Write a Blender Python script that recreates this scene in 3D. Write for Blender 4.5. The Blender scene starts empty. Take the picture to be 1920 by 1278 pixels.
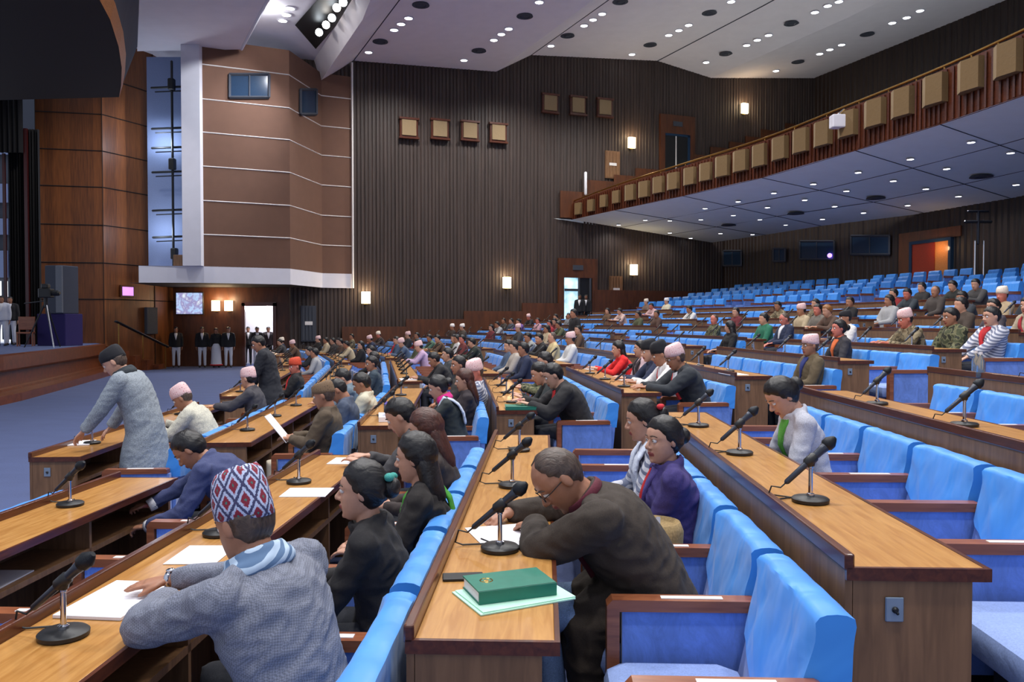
LE, SE_, WORLD, EXPO = 1270, 62, .68, 0.2
import math, random
TAN, SIN, COS, PI = math.tan, math.sin, math.cos, math.pi
R = math.radians
CAMZ, FPX, PITCH = 1.89, 1500.0, R(1.30)
FL = [0, .06, .16, .26, .40, .55, .70, .82, 1.02, 1.22, 1.43, 1.64, 1.86, 2.09, 2.32, 2.55, 2.78, 3.0]   # floor height of rows -3..14
def fz(n): return FL[n + 3]
BEND = [(7.15, .385), (13.15, .45), (21.85, .38), (28.0, .40)]
HEAD = [2.3, -3.8, -9.6, -17, -24]
SEC = [((2.2, .20), (6.25, .35)), ((8.05, .42), (12.4, .42)), ((13.9, .48), (21.0, .38)), ((22.7, .38), (27.2, .40)), ((28.8, .40), (33.9, .49))]
def row_x(r, y):
    """x of the row line r (1.3 m apart, fractions allowed) at depth y"""
    x = 1.3 * r; y0 = 0.0
    for k in range(5):
        yb = BEND[k][0] + BEND[k][1] * r if k < 4 else 1e9
        if y <= yb: return x + TAN(R(HEAD[k])) * (y - y0)
        x += TAN(R(HEAD[k])) * (yb - y0); y0 = yb
def frame(n, k):
    """origin, direction along the row, direction to the rear, length"""
    a, b = SEC[k]; ya = a[0] + a[1] * n; yb = b[0] + b[1] * n
    h = R(HEAD[k]); t = (SIN(h), COS(h)); m = (COS(h), -SIN(h))
    return (row_x(n, ya), ya), t, m, (yb - ya) / COS(h)
def nseat(n, k): return max(4, int(frame(n, k)[3] / .67 + .15))
def loc(n, k, s, u):
    O, t, m, L = frame(n, k)
    return (O[0] + t[0]*s + m[0]*u, O[1] + t[1]*s + m[1]*u)
def seat_s(n, k, i): return (i + .5) * frame(n, k)[3] / nseat(n, k)
def proj(x, y, z):
    z -= CAMZ
    d = y*COS(PITCH) - z*SIN(PITCH); v = z*COS(PITCH) + y*SIN(PITCH)
    return (960 + FPX*x/d, 639 - FPX*v/d)
import bpy
from mathutils import Vector, Matrix, noise
V = Vector
SC = bpy.context.scene
COL = SC.collection
rnd = random.Random(5)

def srgb(r, g, b):
    f = lambda c: (c/255/12.92) if c/255 <= .04045 else ((c/255 + .055)/1.055)**2.4
    return (f(r), f(g), f(b), 1)

class NT:
    def __init__(s, name):
        s.m = bpy.data.materials.new(name); s.m.use_nodes = True
        s.t = s.m.node_tree; s.b = s.t.nodes['Principled BSDF']
    def n(s, kind, **kw):
        x = s.t.nodes.new(kind)
        for k, v in kw.items():
            if k in x.inputs: x.inputs[k].default_value = v
            else: setattr(x, k, v)
        return x
    def l(s, a, b): s.t.links.new(a, b)
    def coord(s, scale=(1, 1, 1), which='Object', rot=(0, 0, 0)):
        c = s.n('ShaderNodeTexCoord'); m = s.n('ShaderNodeMapping')
        m.inputs['Scale'].default_value = scale; m.inputs['Rotation'].default_value = rot
        s.l(c.outputs[which], m.inputs['Vector']); return m.outputs['Vector']
    def ramp(s, fac, stops, interp='LINEAR'):
        r = s.n('ShaderNodeValToRGB'); e = r.color_ramp.elements; r.color_ramp.interpolation = interp
        while len(e) < len(stops): e.new(.5)
        for i, (p, c) in enumerate(stops): e[i].position = p; e[i].color = c
        s.l(fac, r.inputs['Fac']); return r.outputs['Color']
    def bump(s, h, strength=.3, dist=.01):
        b = s.n('ShaderNodeBump'); b.inputs['Strength'].default_value = strength; b.inputs['Distance'].default_value = dist
        s.l(h, b.inputs['Height']); s.l(b.outputs['Normal'], s.b.inputs['Normal'])
    def math(s, op, a, b=None):
        x = s.n('ShaderNodeMath'); x.operation = op
        for i, v in enumerate((a, b)):
            if v is None: continue
            if isinstance(v, (int, float)): x.inputs[i].default_value = v
            else: s.l(v, x.inputs[i])
        return x.outputs[0]

def sc(c, k): return (c[0]*k, c[1]*k, c[2]*k, 1)
def fabric(name, c, rough=.85, scale=240, var=.25, bump=.25, big=.02):
    t = NT(name); n = t.n('ShaderNodeTexNoise', Scale=float(scale), Detail=3.0); t.l(t.coord(), n.inputs['Vector'])
    t.l(t.ramp(n.outputs['Fac'], [(.3, sc(c, 1 - var)), (.7, sc(c, 1 + var))]), t.b.inputs['Base Color'])
    w = t.n('ShaderNodeTexNoise', Scale=9.0, Detail=4.0, Distortion=.6); t.l(t.coord(), w.inputs['Vector'])
    t.bump(w.outputs['Fac'], bump, .03); t.b.inputs['Roughness'].default_value = rough
    t.b.inputs['Sheen Weight'].default_value = big
    return t.m
def plain(name, c, rough=.5, metal=0.0, var=.06, scale=30):
    t = NT(name); n = t.n('ShaderNodeTexNoise', Scale=float(scale), Detail=2.0); t.l(t.coord(), n.inputs['Vector'])
    t.l(t.ramp(n.outputs['Fac'], [(.3, sc(c, 1 - var)), (.7, sc(c, 1 + var))]), t.b.inputs['Base Color'])
    t.b.inputs['Roughness'].default_value = rough; t.b.inputs['Metallic'].default_value = metal
    return t.m
def wood(name, a, b, scale=(14, 1.2, 14), rough=.35, coat=0.0):
    t = NT(name); n = t.n('ShaderNodeTexNoise', Scale=3.0, Detail=6.0, Distortion=.8); t.l(t.coord(scale), n.inputs['Vector'])
    t.l(t.ramp(n.outputs['Fac'], [(.32, a), (.68, b)]), t.b.inputs['Base Color'])
    t.b.inputs['Roughness'].default_value = rough; t.b.inputs['Coat Weight'].default_value = coat
    t.b.inputs['Coat Roughness'].default_value = .15
    t.bump(n.outputs['Fac'], .015, .004)
    return t.m
def glow(name, c, strength):
    t = NT(name); t.b.inputs['Base Color'].default_value = c
    t.b.inputs['Emission Color'].default_value = c; t.b.inputs['Emission Strength'].default_value = strength
    return t.m

def cover_mat():
    t = NT('light blue satin cover'); c = srgb(64, 150, 238)
    n = t.n('ShaderNodeTexNoise', Scale=3.0, Detail=2.0, Distortion=1.2); t.l(t.coord((1, 2.2, 1.3)), n.inputs['Vector'])
    t.l(t.ramp(n.outputs['Fac'], [(.3, sc(c, .93)), (.7, sc(c, 1.06))]), t.b.inputs['Base Color'])
    w = t.n('ShaderNodeTexNoise', Scale=4.5, Detail=2.0, Distortion=.5); t.l(t.coord((.6, 1.3, .8), rot=(0, .6, .4)), w.inputs['Vector'])
    t.bump(w.outputs['Fac'], .4, .05)
    t.b.inputs['Roughness'].default_value = .38; t.b.inputs['Sheen Weight'].default_value = .2
    return t.m
def hair_mat(name, c):
    t = NT(name); n = t.n('ShaderNodeTexNoise', Scale=26.0, Detail=5.0, Distortion=.5); t.l(t.coord((5, 1.2, 1.2)), n.inputs['Vector'])
    t.l(t.ramp(n.outputs['Fac'], [(.3, sc(c, .6)), (.7, sc(c, 1.5))]), t.b.inputs['Base Color'])
    t.b.inputs['Roughness'].default_value = .42; t.bump(n.outputs['Fac'], .6, .01); return t.m
def velvet_mat():
    t = NT('blue velvet upholstery'); c = srgb(96, 132, 208)
    n = t.n('ShaderNodeTexNoise', Scale=6.0, Detail=6.0, Roughness=.75, Distortion=.9); t.l(t.coord((1.6, 1, .7)), n.inputs['Vector'])
    t.l(t.ramp(n.outputs['Fac'], [(.3, sc(c, .72)), (.7, sc(c, 1.3))]), t.b.inputs['Base Color'])
    t.b.inputs['Roughness'].default_value = .8; t.b.inputs['Sheen Weight'].default_value = .6
    return t.m
def carpet_mat():
    t = NT('blue grey carpet'); c = srgb(76, 88, 128)
    n = t.n('ShaderNodeTexNoise', Scale=60.0, Detail=4.0); t.l(t.coord(), n.inputs['Vector'])
    k = t.n('ShaderNodeTexNoise', Scale=1.4, Detail=3.0); t.l(t.coord((1, 2, 1)), k.inputs['Vector'])
    f = t.math('ADD', t.math('MULTIPLY', n.outputs['Fac'], .5), t.math('MULTIPLY', k.outputs['Fac'], .5))
    t.l(t.ramp(f, [(.3, sc(c, .88)), (.7, sc(c, 1.12))]), t.b.inputs['Base Color'])
    t.b.inputs['Roughness'].default_value = .95; t.bump(n.outputs['Fac'], .4, .01)
    return t.m
def panel_wood():
    """veneer wall with vertical strips of differing tone"""
    t = NT('orange brown veneer')
    b = t.n('ShaderNodeTexVoronoi', Scale=1.0); t.l(t.coord((2.2, 2.2, 0.0)), b.inputs['Vector'])
    n = t.n('ShaderNodeTexNoise', Scale=3.0, Detail=6.0); t.l(t.coord((9, 9, .5)), n.inputs['Vector'])
    sep = t.n('ShaderNodeSeparateColor'); t.l(b.outputs['Color'], sep.inputs['Color'])
    f = t.math('ADD', t.math('MULTIPLY', sep.outputs['Red'], .22), t.math('MULTIPLY', n.outputs['Fac'], .78))
    t.l(t.ramp(f, [(.25, srgb(84, 44, 20)), (.75, srgb(136, 78, 36))]), t.b.inputs['Base Color'])
    t.b.inputs['Roughness'].default_value = .45
    return t.m
def dhaka(name, base, marks, size=52.0):
    """cap cloth: small woven marks, drawn on the cap's own unwrap"""
    t = NT(name); uv = t.coord((1, 1, 1), 'UV')
    v = t.n('ShaderNodeTexVoronoi', Scale=size); v.distance = 'MANHATTAN'; v.inputs['Randomness'].default_value = .35
    t.l(uv, v.inputs['Vector'])
    t.l(t.ramp(v.outputs['Distance'], [(0, marks), (.34, marks), (.4, base), (1, base)]), t.b.inputs['Base Color'])
    t.b.inputs['Roughness'].default_value = .8
    return t.m
def diamond_cap():
    t = NT('red and pale blue diamond cap cloth'); uv = t.coord((1, 1, 1), 'UV')
    s = t.n('ShaderNodeSeparateXYZ'); t.l(uv, s.inputs[0])
    u = t.math('MULTIPLY', s.outputs[0], 17.0); v = t.math('MULTIPLY', s.outputs[1], 14.0)
    def tri(x, sh): return t.math('ABSOLUTE', t.math('SUBTRACT', t.math('FRACT', t.math('ADD', x, sh)), .5))
    def dia(sh): return t.math('ADD', tri(u, sh), tri(v, sh))
    d1, d2 = dia(0.0), dia(.5)
    m = t.math('MINIMUM', d1, d2)
    n = t.n('ShaderNodeTexNoise', Scale=240.0, Detail=2.0); t.l(uv, n.inputs['Vector'])
    m = t.math('ADD', m, t.math('MULTIPLY', t.math('SUBTRACT', n.outputs['Fac'], .5), .22))
    red, pale, dk = srgb(138, 38, 58), srgb(190, 200, 228), srgb(52, 66, 104)
    t.l(t.ramp(m, [(0, srgb(60, 130, 120)), (.05, srgb(60, 130, 120)), (.07, red), (.25, red), (.28, pale), (.40, pale), (.43, dk), (1, srgb(150, 60, 80))]), t.b.inputs['Base Color'])
    t.b.inputs['Roughness'].default_value = .8
    return t.m
def camo(name, a, b, c):
    t = NT(name); n = t.n('ShaderNodeTexNoise', Scale=13.0, Detail=1.0); t.l(t.coord(), n.inputs['Vector'])
    t.l(t.ramp(n.outputs['Fac'], [(.0, a), (.44, a), (.46, b), (.54, b), (.56, c), (1, c)], 'CONSTANT'), t.b.inputs['Base Color'])
    t.b.inputs['Roughness'].default_value = .85
    return t.m
def stripes(name, a, b, freq=22.0, axis=0):
    t = NT(name); s = t.n('ShaderNodeSeparateXYZ'); t.l(t.coord(rot=(.0, .5, 0)), s.inputs[0])
    f = t.math('FRACT', t.math('MULTIPLY', s.outputs[axis], freq))
    t.l(t.ramp(f, [(0, a), (.5, a), (.52, b), (1, b)], 'CONSTANT'), t.b.inputs['Base Color'])
    t.b.inputs['Roughness'].default_value = .85
    return t.m
def herring():
    t = NT('blue grey herringbone tweed'); c = srgb(120, 124, 138)
    n = t.n('ShaderNodeTexChecker', Scale=170.0); t.l(t.coord(rot=(.6, .3, .78)), n.inputs['Vector'])
    n.inputs['Color1'].default_value = sc(c, .78); n.inputs['Color2'].default_value = sc(c, 1.18)
    k = t.n('ShaderNodeTexNoise', Scale=300.0, Detail=2.0); t.l(t.coord(), k.inputs['Vector'])
    mx = t.n('ShaderNodeMixRGB', blend_type='OVERLAY'); mx.inputs['Fac'].default_value = .45
    t.l(n.outputs['Color'], mx.inputs['Color1']); t.l(k.outputs['Fac'], mx.inputs['Color2'])
    t.l(mx.outputs['Color'], t.b.inputs['Base Color']); t.b.inputs['Roughness'].default_value = .9
    w = t.n('ShaderNodeTexNoise', Scale=8.0, Detail=4.0); t.l(t.coord(), w.inputs['Vector']); t.bump(w.outputs['Fac'], .3, .03)
    return t.m
def screen_mat():
    t = NT('television picture'); n = t.n('ShaderNodeTexVoronoi', Scale=3.0); t.l(t.coord(), n.inputs['Vector'])
    k = t.n('ShaderNodeTexNoise', Scale=4.0, Detail=5.0); t.l(t.coord(), k.inputs['Vector'])
    f = t.math('ADD', t.math('MULTIPLY', n.outputs['Distance'], .3), t.math('MULTIPLY', k.outputs['Fac'], .9))
    col = t.ramp(f, [(.3, srgb(90, 130, 210)), (.5, srgb(190, 215, 250)), (.62, srgb(150, 140, 190)), (.8, srgb(235, 245, 255))])
    t.l(col, t.b.inputs['Emission Color']); t.b.inputs['Emission Strength'].default_value = .9
    t.b.inputs['Base Color'].default_value = (.02, .02, .02, 1)
    return t.m

_MC = {}
def cloth(r, g, b):
    k = ('c', r, g, b)
    if k not in _MC: _MC[k] = fabric('cloth %d %d %d' % (r, g, b), srgb(r, g, b))
    return _MC[k]
MT = dict(
    seatcloth=fabric('pale blue seat cloth', srgb(140, 162, 214), scale=160, var=.12),
    cover=cover_mat(), velvet=velvet_mat(), carpet=carpet_mat(), veneer=panel_wood(),
    oak=wood('honey oak desk top', srgb(172, 118, 58), srgb(200, 148, 84), rough=.28, coat=.12),
    panel=wood('brown veneer panel', srgb(112, 80, 54), srgb(138, 101, 70), (10, 10, 1.0), rough=.45),
    edge=wood('dark reddish edge wood', srgb(66, 30, 18), srgb(96, 48, 28), rough=.3, coat=.2),
    arm=wood('armrest wood', srgb(120, 66, 42), srgb(154, 92, 60), (1.4, 14, 14), rough=.3, coat=.2),
    inner=plain('dark desk interior', srgb(58, 48, 42), .7),
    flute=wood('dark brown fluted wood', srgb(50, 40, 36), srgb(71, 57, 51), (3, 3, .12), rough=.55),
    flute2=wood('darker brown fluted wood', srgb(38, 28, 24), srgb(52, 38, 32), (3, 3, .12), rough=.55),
    dado=wood('warm brown dado wood', srgb(72, 39, 21), srgb(96, 53, 28), (2, 2, .4), rough=.45),
    brownwall=plain('matt brown wall', srgb(112, 80, 64), .85, var=.04, scale=3),
    ceil=plain('off white ceiling', srgb(236, 228, 230), .9, var=.02, scale=2),
    white=plain('white plaster', srgb(226, 224, 232), .8, var=.02, scale=3),
    canopy=plain('very dark brown canopy', srgb(28, 14, 7), .8),
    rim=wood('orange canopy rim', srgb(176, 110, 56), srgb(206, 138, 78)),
    slate=plain('dark blue grey face', srgb(62, 66, 76), .8),
    stagewood=wood('reddish stage wood', srgb(88, 44, 22), srgb(116, 60, 30), (2, 2, 2), rough=.35),
    black=plain('matt black plastic', srgb(24, 24, 26), .45), rubber=plain('black cable rubber', srgb(18, 18, 20), .6),
    mic=plain('dark grey microphone metal', srgb(58, 62, 72), .35, .6), grille=plain('microphone grille', srgb(40, 42, 46), .5, .7, .3, 400),
    chrome=plain('chrome', srgb(205, 208, 214), .12, 1.0), gold=plain('brass rail', srgb(190, 150, 80), .28, 1.0),
    paper=plain('white paper', srgb(236, 234, 240), .8, var=.03, scale=200), label=plain('white label strip', srgb(232, 226, 222), .5),
    steel=plain('brushed steel plate', srgb(150, 165, 180), .4, .6), beige=fabric('beige grille cloth', srgb(116, 92, 58)),
    beige2=fabric('pale grille cloth', srgb(146, 124, 92)), curtain=plain('black stage curtain', srgb(16, 14, 16), .95),
    glass=plain('dark blue window glass', srgb(40, 60, 84), .1), bluewin=plain('blue grey recess wall', srgb(128, 142, 178), .7),
    greenbook=plain('green leather book cover', srgb(26, 112, 92), .45), mint=plain('mint paper', srgb(186, 232, 208), .7),
    red=cloth(190, 34, 40), purple=plain('purple skirt cloth', srgb(36, 24, 84), .9), wicker=fabric('tan woven bag', srgb(158, 132, 88), scale=120),
    eye=plain('eye white', srgb(228, 222, 218), .25), iris=plain('dark iris', srgb(30, 20, 16), .15),
    lip=plain('lips', srgb(150, 78, 74), .5), hair=fabric('black hair', srgb(22, 19, 20), .45, 90, .4, .6, 0),
    greyhair=hair_mat('greying hair', srgb(76, 61, 52)), brownhair=hair_mat('reddish brown hair', srgb(72, 38, 28)),
    blondhair=hair_mat('orange brown hair', srgb(140, 92, 48)),
    topi_pink=dhaka('pink and white cap cloth', srgb(226, 192, 192), srgb(196, 118, 128)), topi_cream=dhaka('cream cap cloth', srgb(232, 220, 205), srgb(205, 170, 150)),
    topi_white=dhaka('white cap cloth', srgb(236, 230, 226), srgb(206, 190, 186)), topi_red=dhaka('orange red cap cloth', srgb(206, 74, 46), srgb(150, 40, 30)),
    topi_tan=dhaka('tan cap cloth', srgb(120, 96, 72), srgb(84, 66, 50)), topi_diamond=diamond_cap(), blackcap=fabric('black cap felt', srgb(26, 26, 32), .9),
    skin=plain('brown skin', srgb(166, 116, 90), .5, var=.05, scale=40), fair=plain('light brown skin', srgb(196, 148, 124), .48, var=.05, scale=40),
    dark=plain('dark brown skin', srgb(120, 78, 58), .5, var=.05, scale=40), ruddy=plain('reddish skin', srgb(196, 116, 100), .5, var=.05, scale=40),
    camo=camo('green camouflage cloth', srgb(70, 74, 50), srgb(110, 108, 78), srgb(46, 48, 36)), camo_tan=camo('tan camouflage cloth', srgb(120, 106, 80), srgb(84, 74, 56), srgb(150, 136, 108)),
    stripe_bw=stripes('black and white striped cloth', srgb(225, 215, 225), srgb(34, 28, 36)), stripe_pale=stripes('pale grey striped wool', srgb(196, 196, 204), srgb(110, 116, 138), 30.0, 2),
    herring=herring(),
)

class MB:
    """collects shapes into one mesh"""
    def __init__(s): s.v, s.f, s.m, s.uv = [], [], [], None
    def add(s, v, f, mi=0):
        o = len(s.v); s.v += [tuple(p) for p in v]; s.f += [tuple(i + o for i in q) for q in f]; s.m += [mi]*len(f)
    def box(s, x0, x1, y0, y1, z0, z1, mi=0, b=0.0):
        if b <= 0:
            v = [(x, y, z) for z in (z0, z1) for y in (y0, y1) for x in (x0, x1)]
            s.add(v, [(0, 2, 3, 1), (4, 5, 7, 6), (0, 1, 5, 4), (2, 6, 7, 3), (0, 4, 6, 2), (1, 3, 7, 5)], mi); return
        # rounded box: rings with chamfered corners
        def ring(z, i):
            X0, X1, Y0, Y1 = x0 + i, x1 - i, y0 + i, y1 - i; c = b - i*.3
            return [(X0 + c, Y0, z), (X1 - c, Y0, z), (X1, Y0 + c, z), (X1, Y1 - c, z), (X1 - c, Y1, z), (X0 + c, Y1, z), (X0, Y1 - c, z), (X0, Y0 + c, z)]
        s.loft([ring(z0, b*.8), ring(z0 + b*.35, b*.2), ring(z0 + b, 0), ring(z1 - b, 0), ring(z1 - b*.35, b*.2), ring(z1, b*.8)], mi)
    def loft(s, rings, mi=0, cap=True):
        n = len(rings[0]); v = [p for r in rings for p in r]; f = []
        for i in range(len(rings) - 1):
            for j in range(n):
                a, b2 = i*n + j, i*n + (j + 1) % n
                f.append((a, b2, b2 + n, a + n))
        if cap:
            f.append(tuple(range(n - 1, -1, -1))); f.append(tuple(range((len(rings) - 1)*n, len(rings)*n)))
        s.add(v, f, mi)
    def tube(s, pts, rad, n=10, ref=None, mi=0, dome=.55):
        pts = [V(p) for p in pts]; N = len(pts)
        if not isinstance(rad, (list, tuple)) or (isinstance(rad, tuple)): rad = [rad]*N
        rings = []; side = None
        for i in range(N):
            d = (pts[min(i + 1, N - 1)] - pts[max(i - 1, 0)]).normalized()
            if side is None:
                r0 = V(ref) if ref is not None else (V((0, 0, 1)) if abs(d.z) < .9 else V((1, 0, 0)))
                side = (r0 - d*r0.dot(d)).normalized()
            else: side = (side - d*side.dot(d)).normalized()
            o = d.cross(side); a, b = rad[i] if isinstance(rad[i], tuple) else (rad[i], rad[i])
            R1 = [pts[i] + side*(a*COS(2*PI*k/n)) + o*(b*SIN(2*PI*k/n)) for k in range(n)]
            if i == 0 and dome: rings.append([pts[i] - d*(dome*min(a, b)) + (p - pts[i])*.55 for p in R1])
            rings.append(R1)
            if i == N - 1 and dome: rings.append([pts[i] + d*(dome*min(a, b)) + (p - pts[i])*.55 for p in R1])
        s.loft(rings, mi)
    def lathe(s, prof, n=24, c=(0, 0, 0), mi=0):
        s.loft([[(c[0] + r*COS(2*PI*k/n), c[1] + r*SIN(2*PI*k/n), c[2] + z) for k in range(n)] for r, z in prof], mi)
    def ball(s, c, r, n=12, m=8, mi=0, mat=None):
        c = V(c); r = V(r) if isinstance(r, tuple) else V((r, r, r)); rings = []
        for i in range(m + 1):
            t = PI*(i*.94 + .03*m)/m
            ring = []
            for k in range(n):
                p = V((r.x*SIN(t)*COS(2*PI*k/n), r.y*SIN(t)*SIN(2*PI*k/n), -r.z*COS(t)))
                ring.append(c + (mat @ p if mat else p))
            rings.append(ring)
        s.loft(rings, mi)
    def prism(s, poly, z0, z1, mi=0):
        s.loft([[(x, y, z0) for x, y in poly], [(x, y, z1) for x, y in poly]], mi)
    def extr(s, prof, y0, y1, mi=0):
        """profile in x,z pushed along y"""
        s.loft([[(x, y0, z) for x, z in prof], [(x, y1, z) for x, z in prof]], mi)
    def xf(s, M): s.v = [tuple(M @ V(p)) for p in s.v]; return s
    def mesh(s, name, smooth=False):
        me = bpy.data.meshes.new(name); me.from_pydata(s.v, [], s.f); 
        if any(s.m): me.polygons.foreach_set('material_index', s.m)
        if s.uv:
            L = me.uv_layers.new(name='UVMap')
            for lp in me.loops: L.data[lp.index].uv = s.uv[lp.vertex_index]
        if smooth: me.polygons.foreach_set('use_smooth', [True]*len(me.polygons))
        me.update(); return me
    def build(s, name, mats, parent=None, smooth=False, loc=None, rotz=0, sharp=None):
        me = s.mesh(name, smooth)
        if sharp: me.set_sharp_from_angle(angle=R(sharp))
        return link(name, me, mats, parent, loc, rotz)
def link(name, me, mats, parent=None, loc=None, rotz=0):
    o = bpy.data.objects.new(name, me); COL.objects.link(o)
    for m in (mats if isinstance(mats, (list, tuple)) else [mats]): me.materials.append(m)
    if parent: o.parent = parent
    if loc is not None: o.location = loc
    if rotz: o.rotation_euler.z = rotz
    return o
def recalc(me):
    import bmesh
    b = bmesh.new(); b.from_mesh(me); bmesh.ops.recalc_face_normals(b, faces=b.faces); b.to_mesh(me); b.free()
def tag(o, label, cat, group=None):
    o['label'] = label; o['category'] = cat
    if group: o['group'] = group
    return o
def struct(o): o['kind'] = 'structure'; return o
def thing(name, label, cat, loc=(0, 0, 0), rotz=0, group=None):
    o = bpy.data.objects.new(name, None); COL.objects.link(o); o.empty_display_size = .1
    o.location = loc; o.rotation_euler.z = rotz
    return tag(o, label, cat, group)
def dup(root, loc, rotz, label, group=None, skip=()):
    r = root.copy(); COL.objects.link(r); r.location = loc; r.rotation_euler.z = rotz
    tag(r, label, root['category'], group)
    for ch in root.children:
        if ch.name.split('.')[0] in skip: continue
        c = ch.copy(); COL.objects.link(c); c.parent = r
        for g in ch.children:
            d = g.copy(); COL.objects.link(d); d.parent = c
    return r
def ray(px, py):
    """direction of the photograph's point (px, py) from the lens"""
    a, b = (px - 960)/FPX, (639 - py)/FPX
    return V((a, COS(PITCH) + b*SIN(PITCH), -SIN(PITCH) + b*COS(PITCH)))
CAM = V((0, 0, CAMZ))
def at_z(px, py, z): d = ray(px, py); return CAM + d*((z - CAMZ)/d.z)
def at_plane(px, py, p, n): d = ray(px, py); n = V(n); return CAM + d*((V(p) - CAM).dot(n)/d.dot(n))
def at_y(px, py, y): d = ray(px, py); return CAM + d*(y/d.y)
ORD = ['first', 'second', 'third', 'fourth', 'fifth', 'sixth', 'seventh', 'eighth', 'ninth', 'tenth', 'eleventh', 'twelfth', 'thirteenth', 'fourteenth', 'fifteenth', 'sixteenth', 'seventeenth', 'eighteenth', 'nineteenth', 'twentieth', 'twenty-first', 'twenty-second', 'twenty-third', 'twenty-fourth']
ROWW = lambda n: 'front row' if n == -3 else ORD[n + 3] + ' row from stage'
BLK = ['nearest block', 'second block', 'middle block', 'fourth block', 'farthest block']
# ---- people: bodies grown from a posed skeleton ----
def lerp(a, b, t): return a + (b - a)*t
def tab(T, x):
    if x <= T[0][0]: return T[0][1]
    for (a, u), (b, v) in zip(T, T[1:]):
        if x <= b: return u + (v - u)*(x - a)/(b - a)
    return T[-1][1]
FRONT = [(-.120, .055), (-.112, .070), (-.100, .080), (-.085, .082), (-.06, .087), (-.03, .087), (.005, .085), (.02, .092), (.035, .091), (.06, .084), (.085, .067), (.105, .042), (.117, .010)]
BACK = [(-.120, .02), (-.105, -.005), (-.08, -.045), (-.05, -.072), (-.02, -.09), (.02, -.098), (.06, -.09), (.085, -.074), (.105, -.05), (.117, -.014)]
WIDE = [(-.120, .022), (-.112, .033), (-.1, .043), (-.08, .054), (-.05, .064), (-.02, .071), (.02, .075), (.06, .071), (.085, .06), (.105, .041), (.117, .012)]
HZ = [-.120, -.112, -.103, -.092, -.08, -.07, -.06, -.05, -.04, -.03, -.02, -.01, 0, .01, .02, .032, .045, .058, .071, .083, .094, .104, .111, .117]
def head_ring(z, n=28):
    f, b, w = tab(FRONT, z), tab(BACK, z), tab(WIDE, z); cy, hd = (f + b)/2, (f - b)/2; out = []
    for k in range(n):
        a = 2*PI*k/n; c, s = SIN(a), COS(a); e = .86          # a = 0 is the front
        x = w*math.copysign(abs(c)**e, c); y = cy + hd*math.copysign(abs(s)**e, s)
        if s > .2:                                              # eye sockets
            g = math.exp(-((abs(x) - .031)/.017)**2 - ((z - .007)/.013)**2); y -= .010*g
            y += .004*math.exp(-((abs(x) - .043)/.014)**2 - ((z + .025)/.018)**2)
        out.append(V((x, y, z)))
    return out
def merge(a, b):
    o = len(a.v); a.v += b.v; a.f += [tuple(i + o for i in f) for f in b.f]; a.m += b.m
def head_mb(lod, fem):
    m = MB(); m.loft([head_ring(z) for z in HZ])
    m.tube([(0, .083, .012), (0, .093, -.005), (0, .106, -.026), (0, .104, -.034)], [.007, .0085, .0115, .010], 8)
    if lod < 2:
        for s in (-1, 1):
            m.ball((s*.0115, .094, -.033), .0085, 8, 6)
            m.ball((s*.077, -.012, .0), (.009, .020, .031), 10, 8, mat=Matrix.Rotation(-s*.35, 3, 'Z'))
        m.tube([(-.024, .078, -.062), (-.010, .0915, -.0585), (0, .091, -.0605), (.010, .0915, -.0585), (.024, .078, -.062)], [.003, .0058, .0055, .0058, .003], 6)
        m.tube([(-.02, .08, -.067), (0, .0905, -.0705), (.02, .08, -.067)], [.003, .0068, .003], 6)
        m.ball((0, .074, -.103), (.018, .012, .012), 8, 6)
    if lod == 0:
        for s in (-1, 1): m.tube([(s*.047, .072, .010), (s*.040, .0855, .0165), (s*.031, .0905, .018), (s*.022, .0885, .0165), (s*.016, .083, .010)], .0034, 6)
    return m
def hair_mb(kind, seed=0, lod=1):
    """shell that stands proud of the skull inside the hairline and sinks into it elsewhere"""
    m = MB(); rings = []; th = {'short': .012, 'bald': .005, 'bun': .014, 'long': .017, 'tail': .014, 'under': .005}[kind]
    n = 28 if lod < 2 else 14
    for z in HZ[2:]:
        r = []
        for k, p in enumerate(head_ring(z, n)):
            a = 2*PI*k/n; fr = COS(a)                           # 1 front, -1 back
            line = tab([(-1, -.075), (-.35, -.055), (-.15, -.02), (.08, -.004), (.22, .022), (.45, .052), (.75, .066), (1, .068)], fr)
            if kind == 'bald': line = tab([(-1, -.07), (-.3, -.04), (-.1, .0), (.1, .03), (.35, .075), (1, .112)], fr)
            if kind == 'under': line = tab([(-1, -.07), (-.3, -.045), (-.1, -.012), (.1, .02), (.3, .09), (1, .13)], fr)
            if kind in ('bun', 'tail', 'long'): line -= .018*(1 - abs(fr))
            line += .010*noise.noise(V((SIN(a)*3.3 + seed, COS(a)*3.3, 1.7)))
            d = max(0, min(1, (z - line)/.022 + .5)); d = d*d*(3 - 2*d); o = -.010 + (.013 + th*min(1, max(.15, (z - line)/.05)))*d
            o += d*th*.45*noise.noise(V((p.x*45 + seed, p.y*45, p.z*45)))
            c = V((0, -.005, .0)); q = (p - c); r.append(p + q.normalized()*o)
        rings.append(r)
    m.loft(rings)
    if kind == 'bun': m.ball((0, -.118, .012), (.05, .042, .046), 14, 10); m.tube([(0, -.08, .03), (0, -.12, .015)], .035, 10)
    if kind == 'tail': m.tube([(0, -.085, .03), (0, -.13, .01), (0, -.145, -.07), (0, -.135, -.17), (.01, -.125, -.25)], [.03, .034, .036, .03, .012], 12)
    if kind == 'long': m.tube([(0, -.035, .04), (0, -.055, -.04), (0, -.07, -.12), (.008, -.088, -.21), (.01, -.095, -.29)], [(.055, .078), (.056, .09), (.05, .1), (.042, .094), (.02, .05)], 16, ref=(0, 1, 0))
    return m
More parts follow.
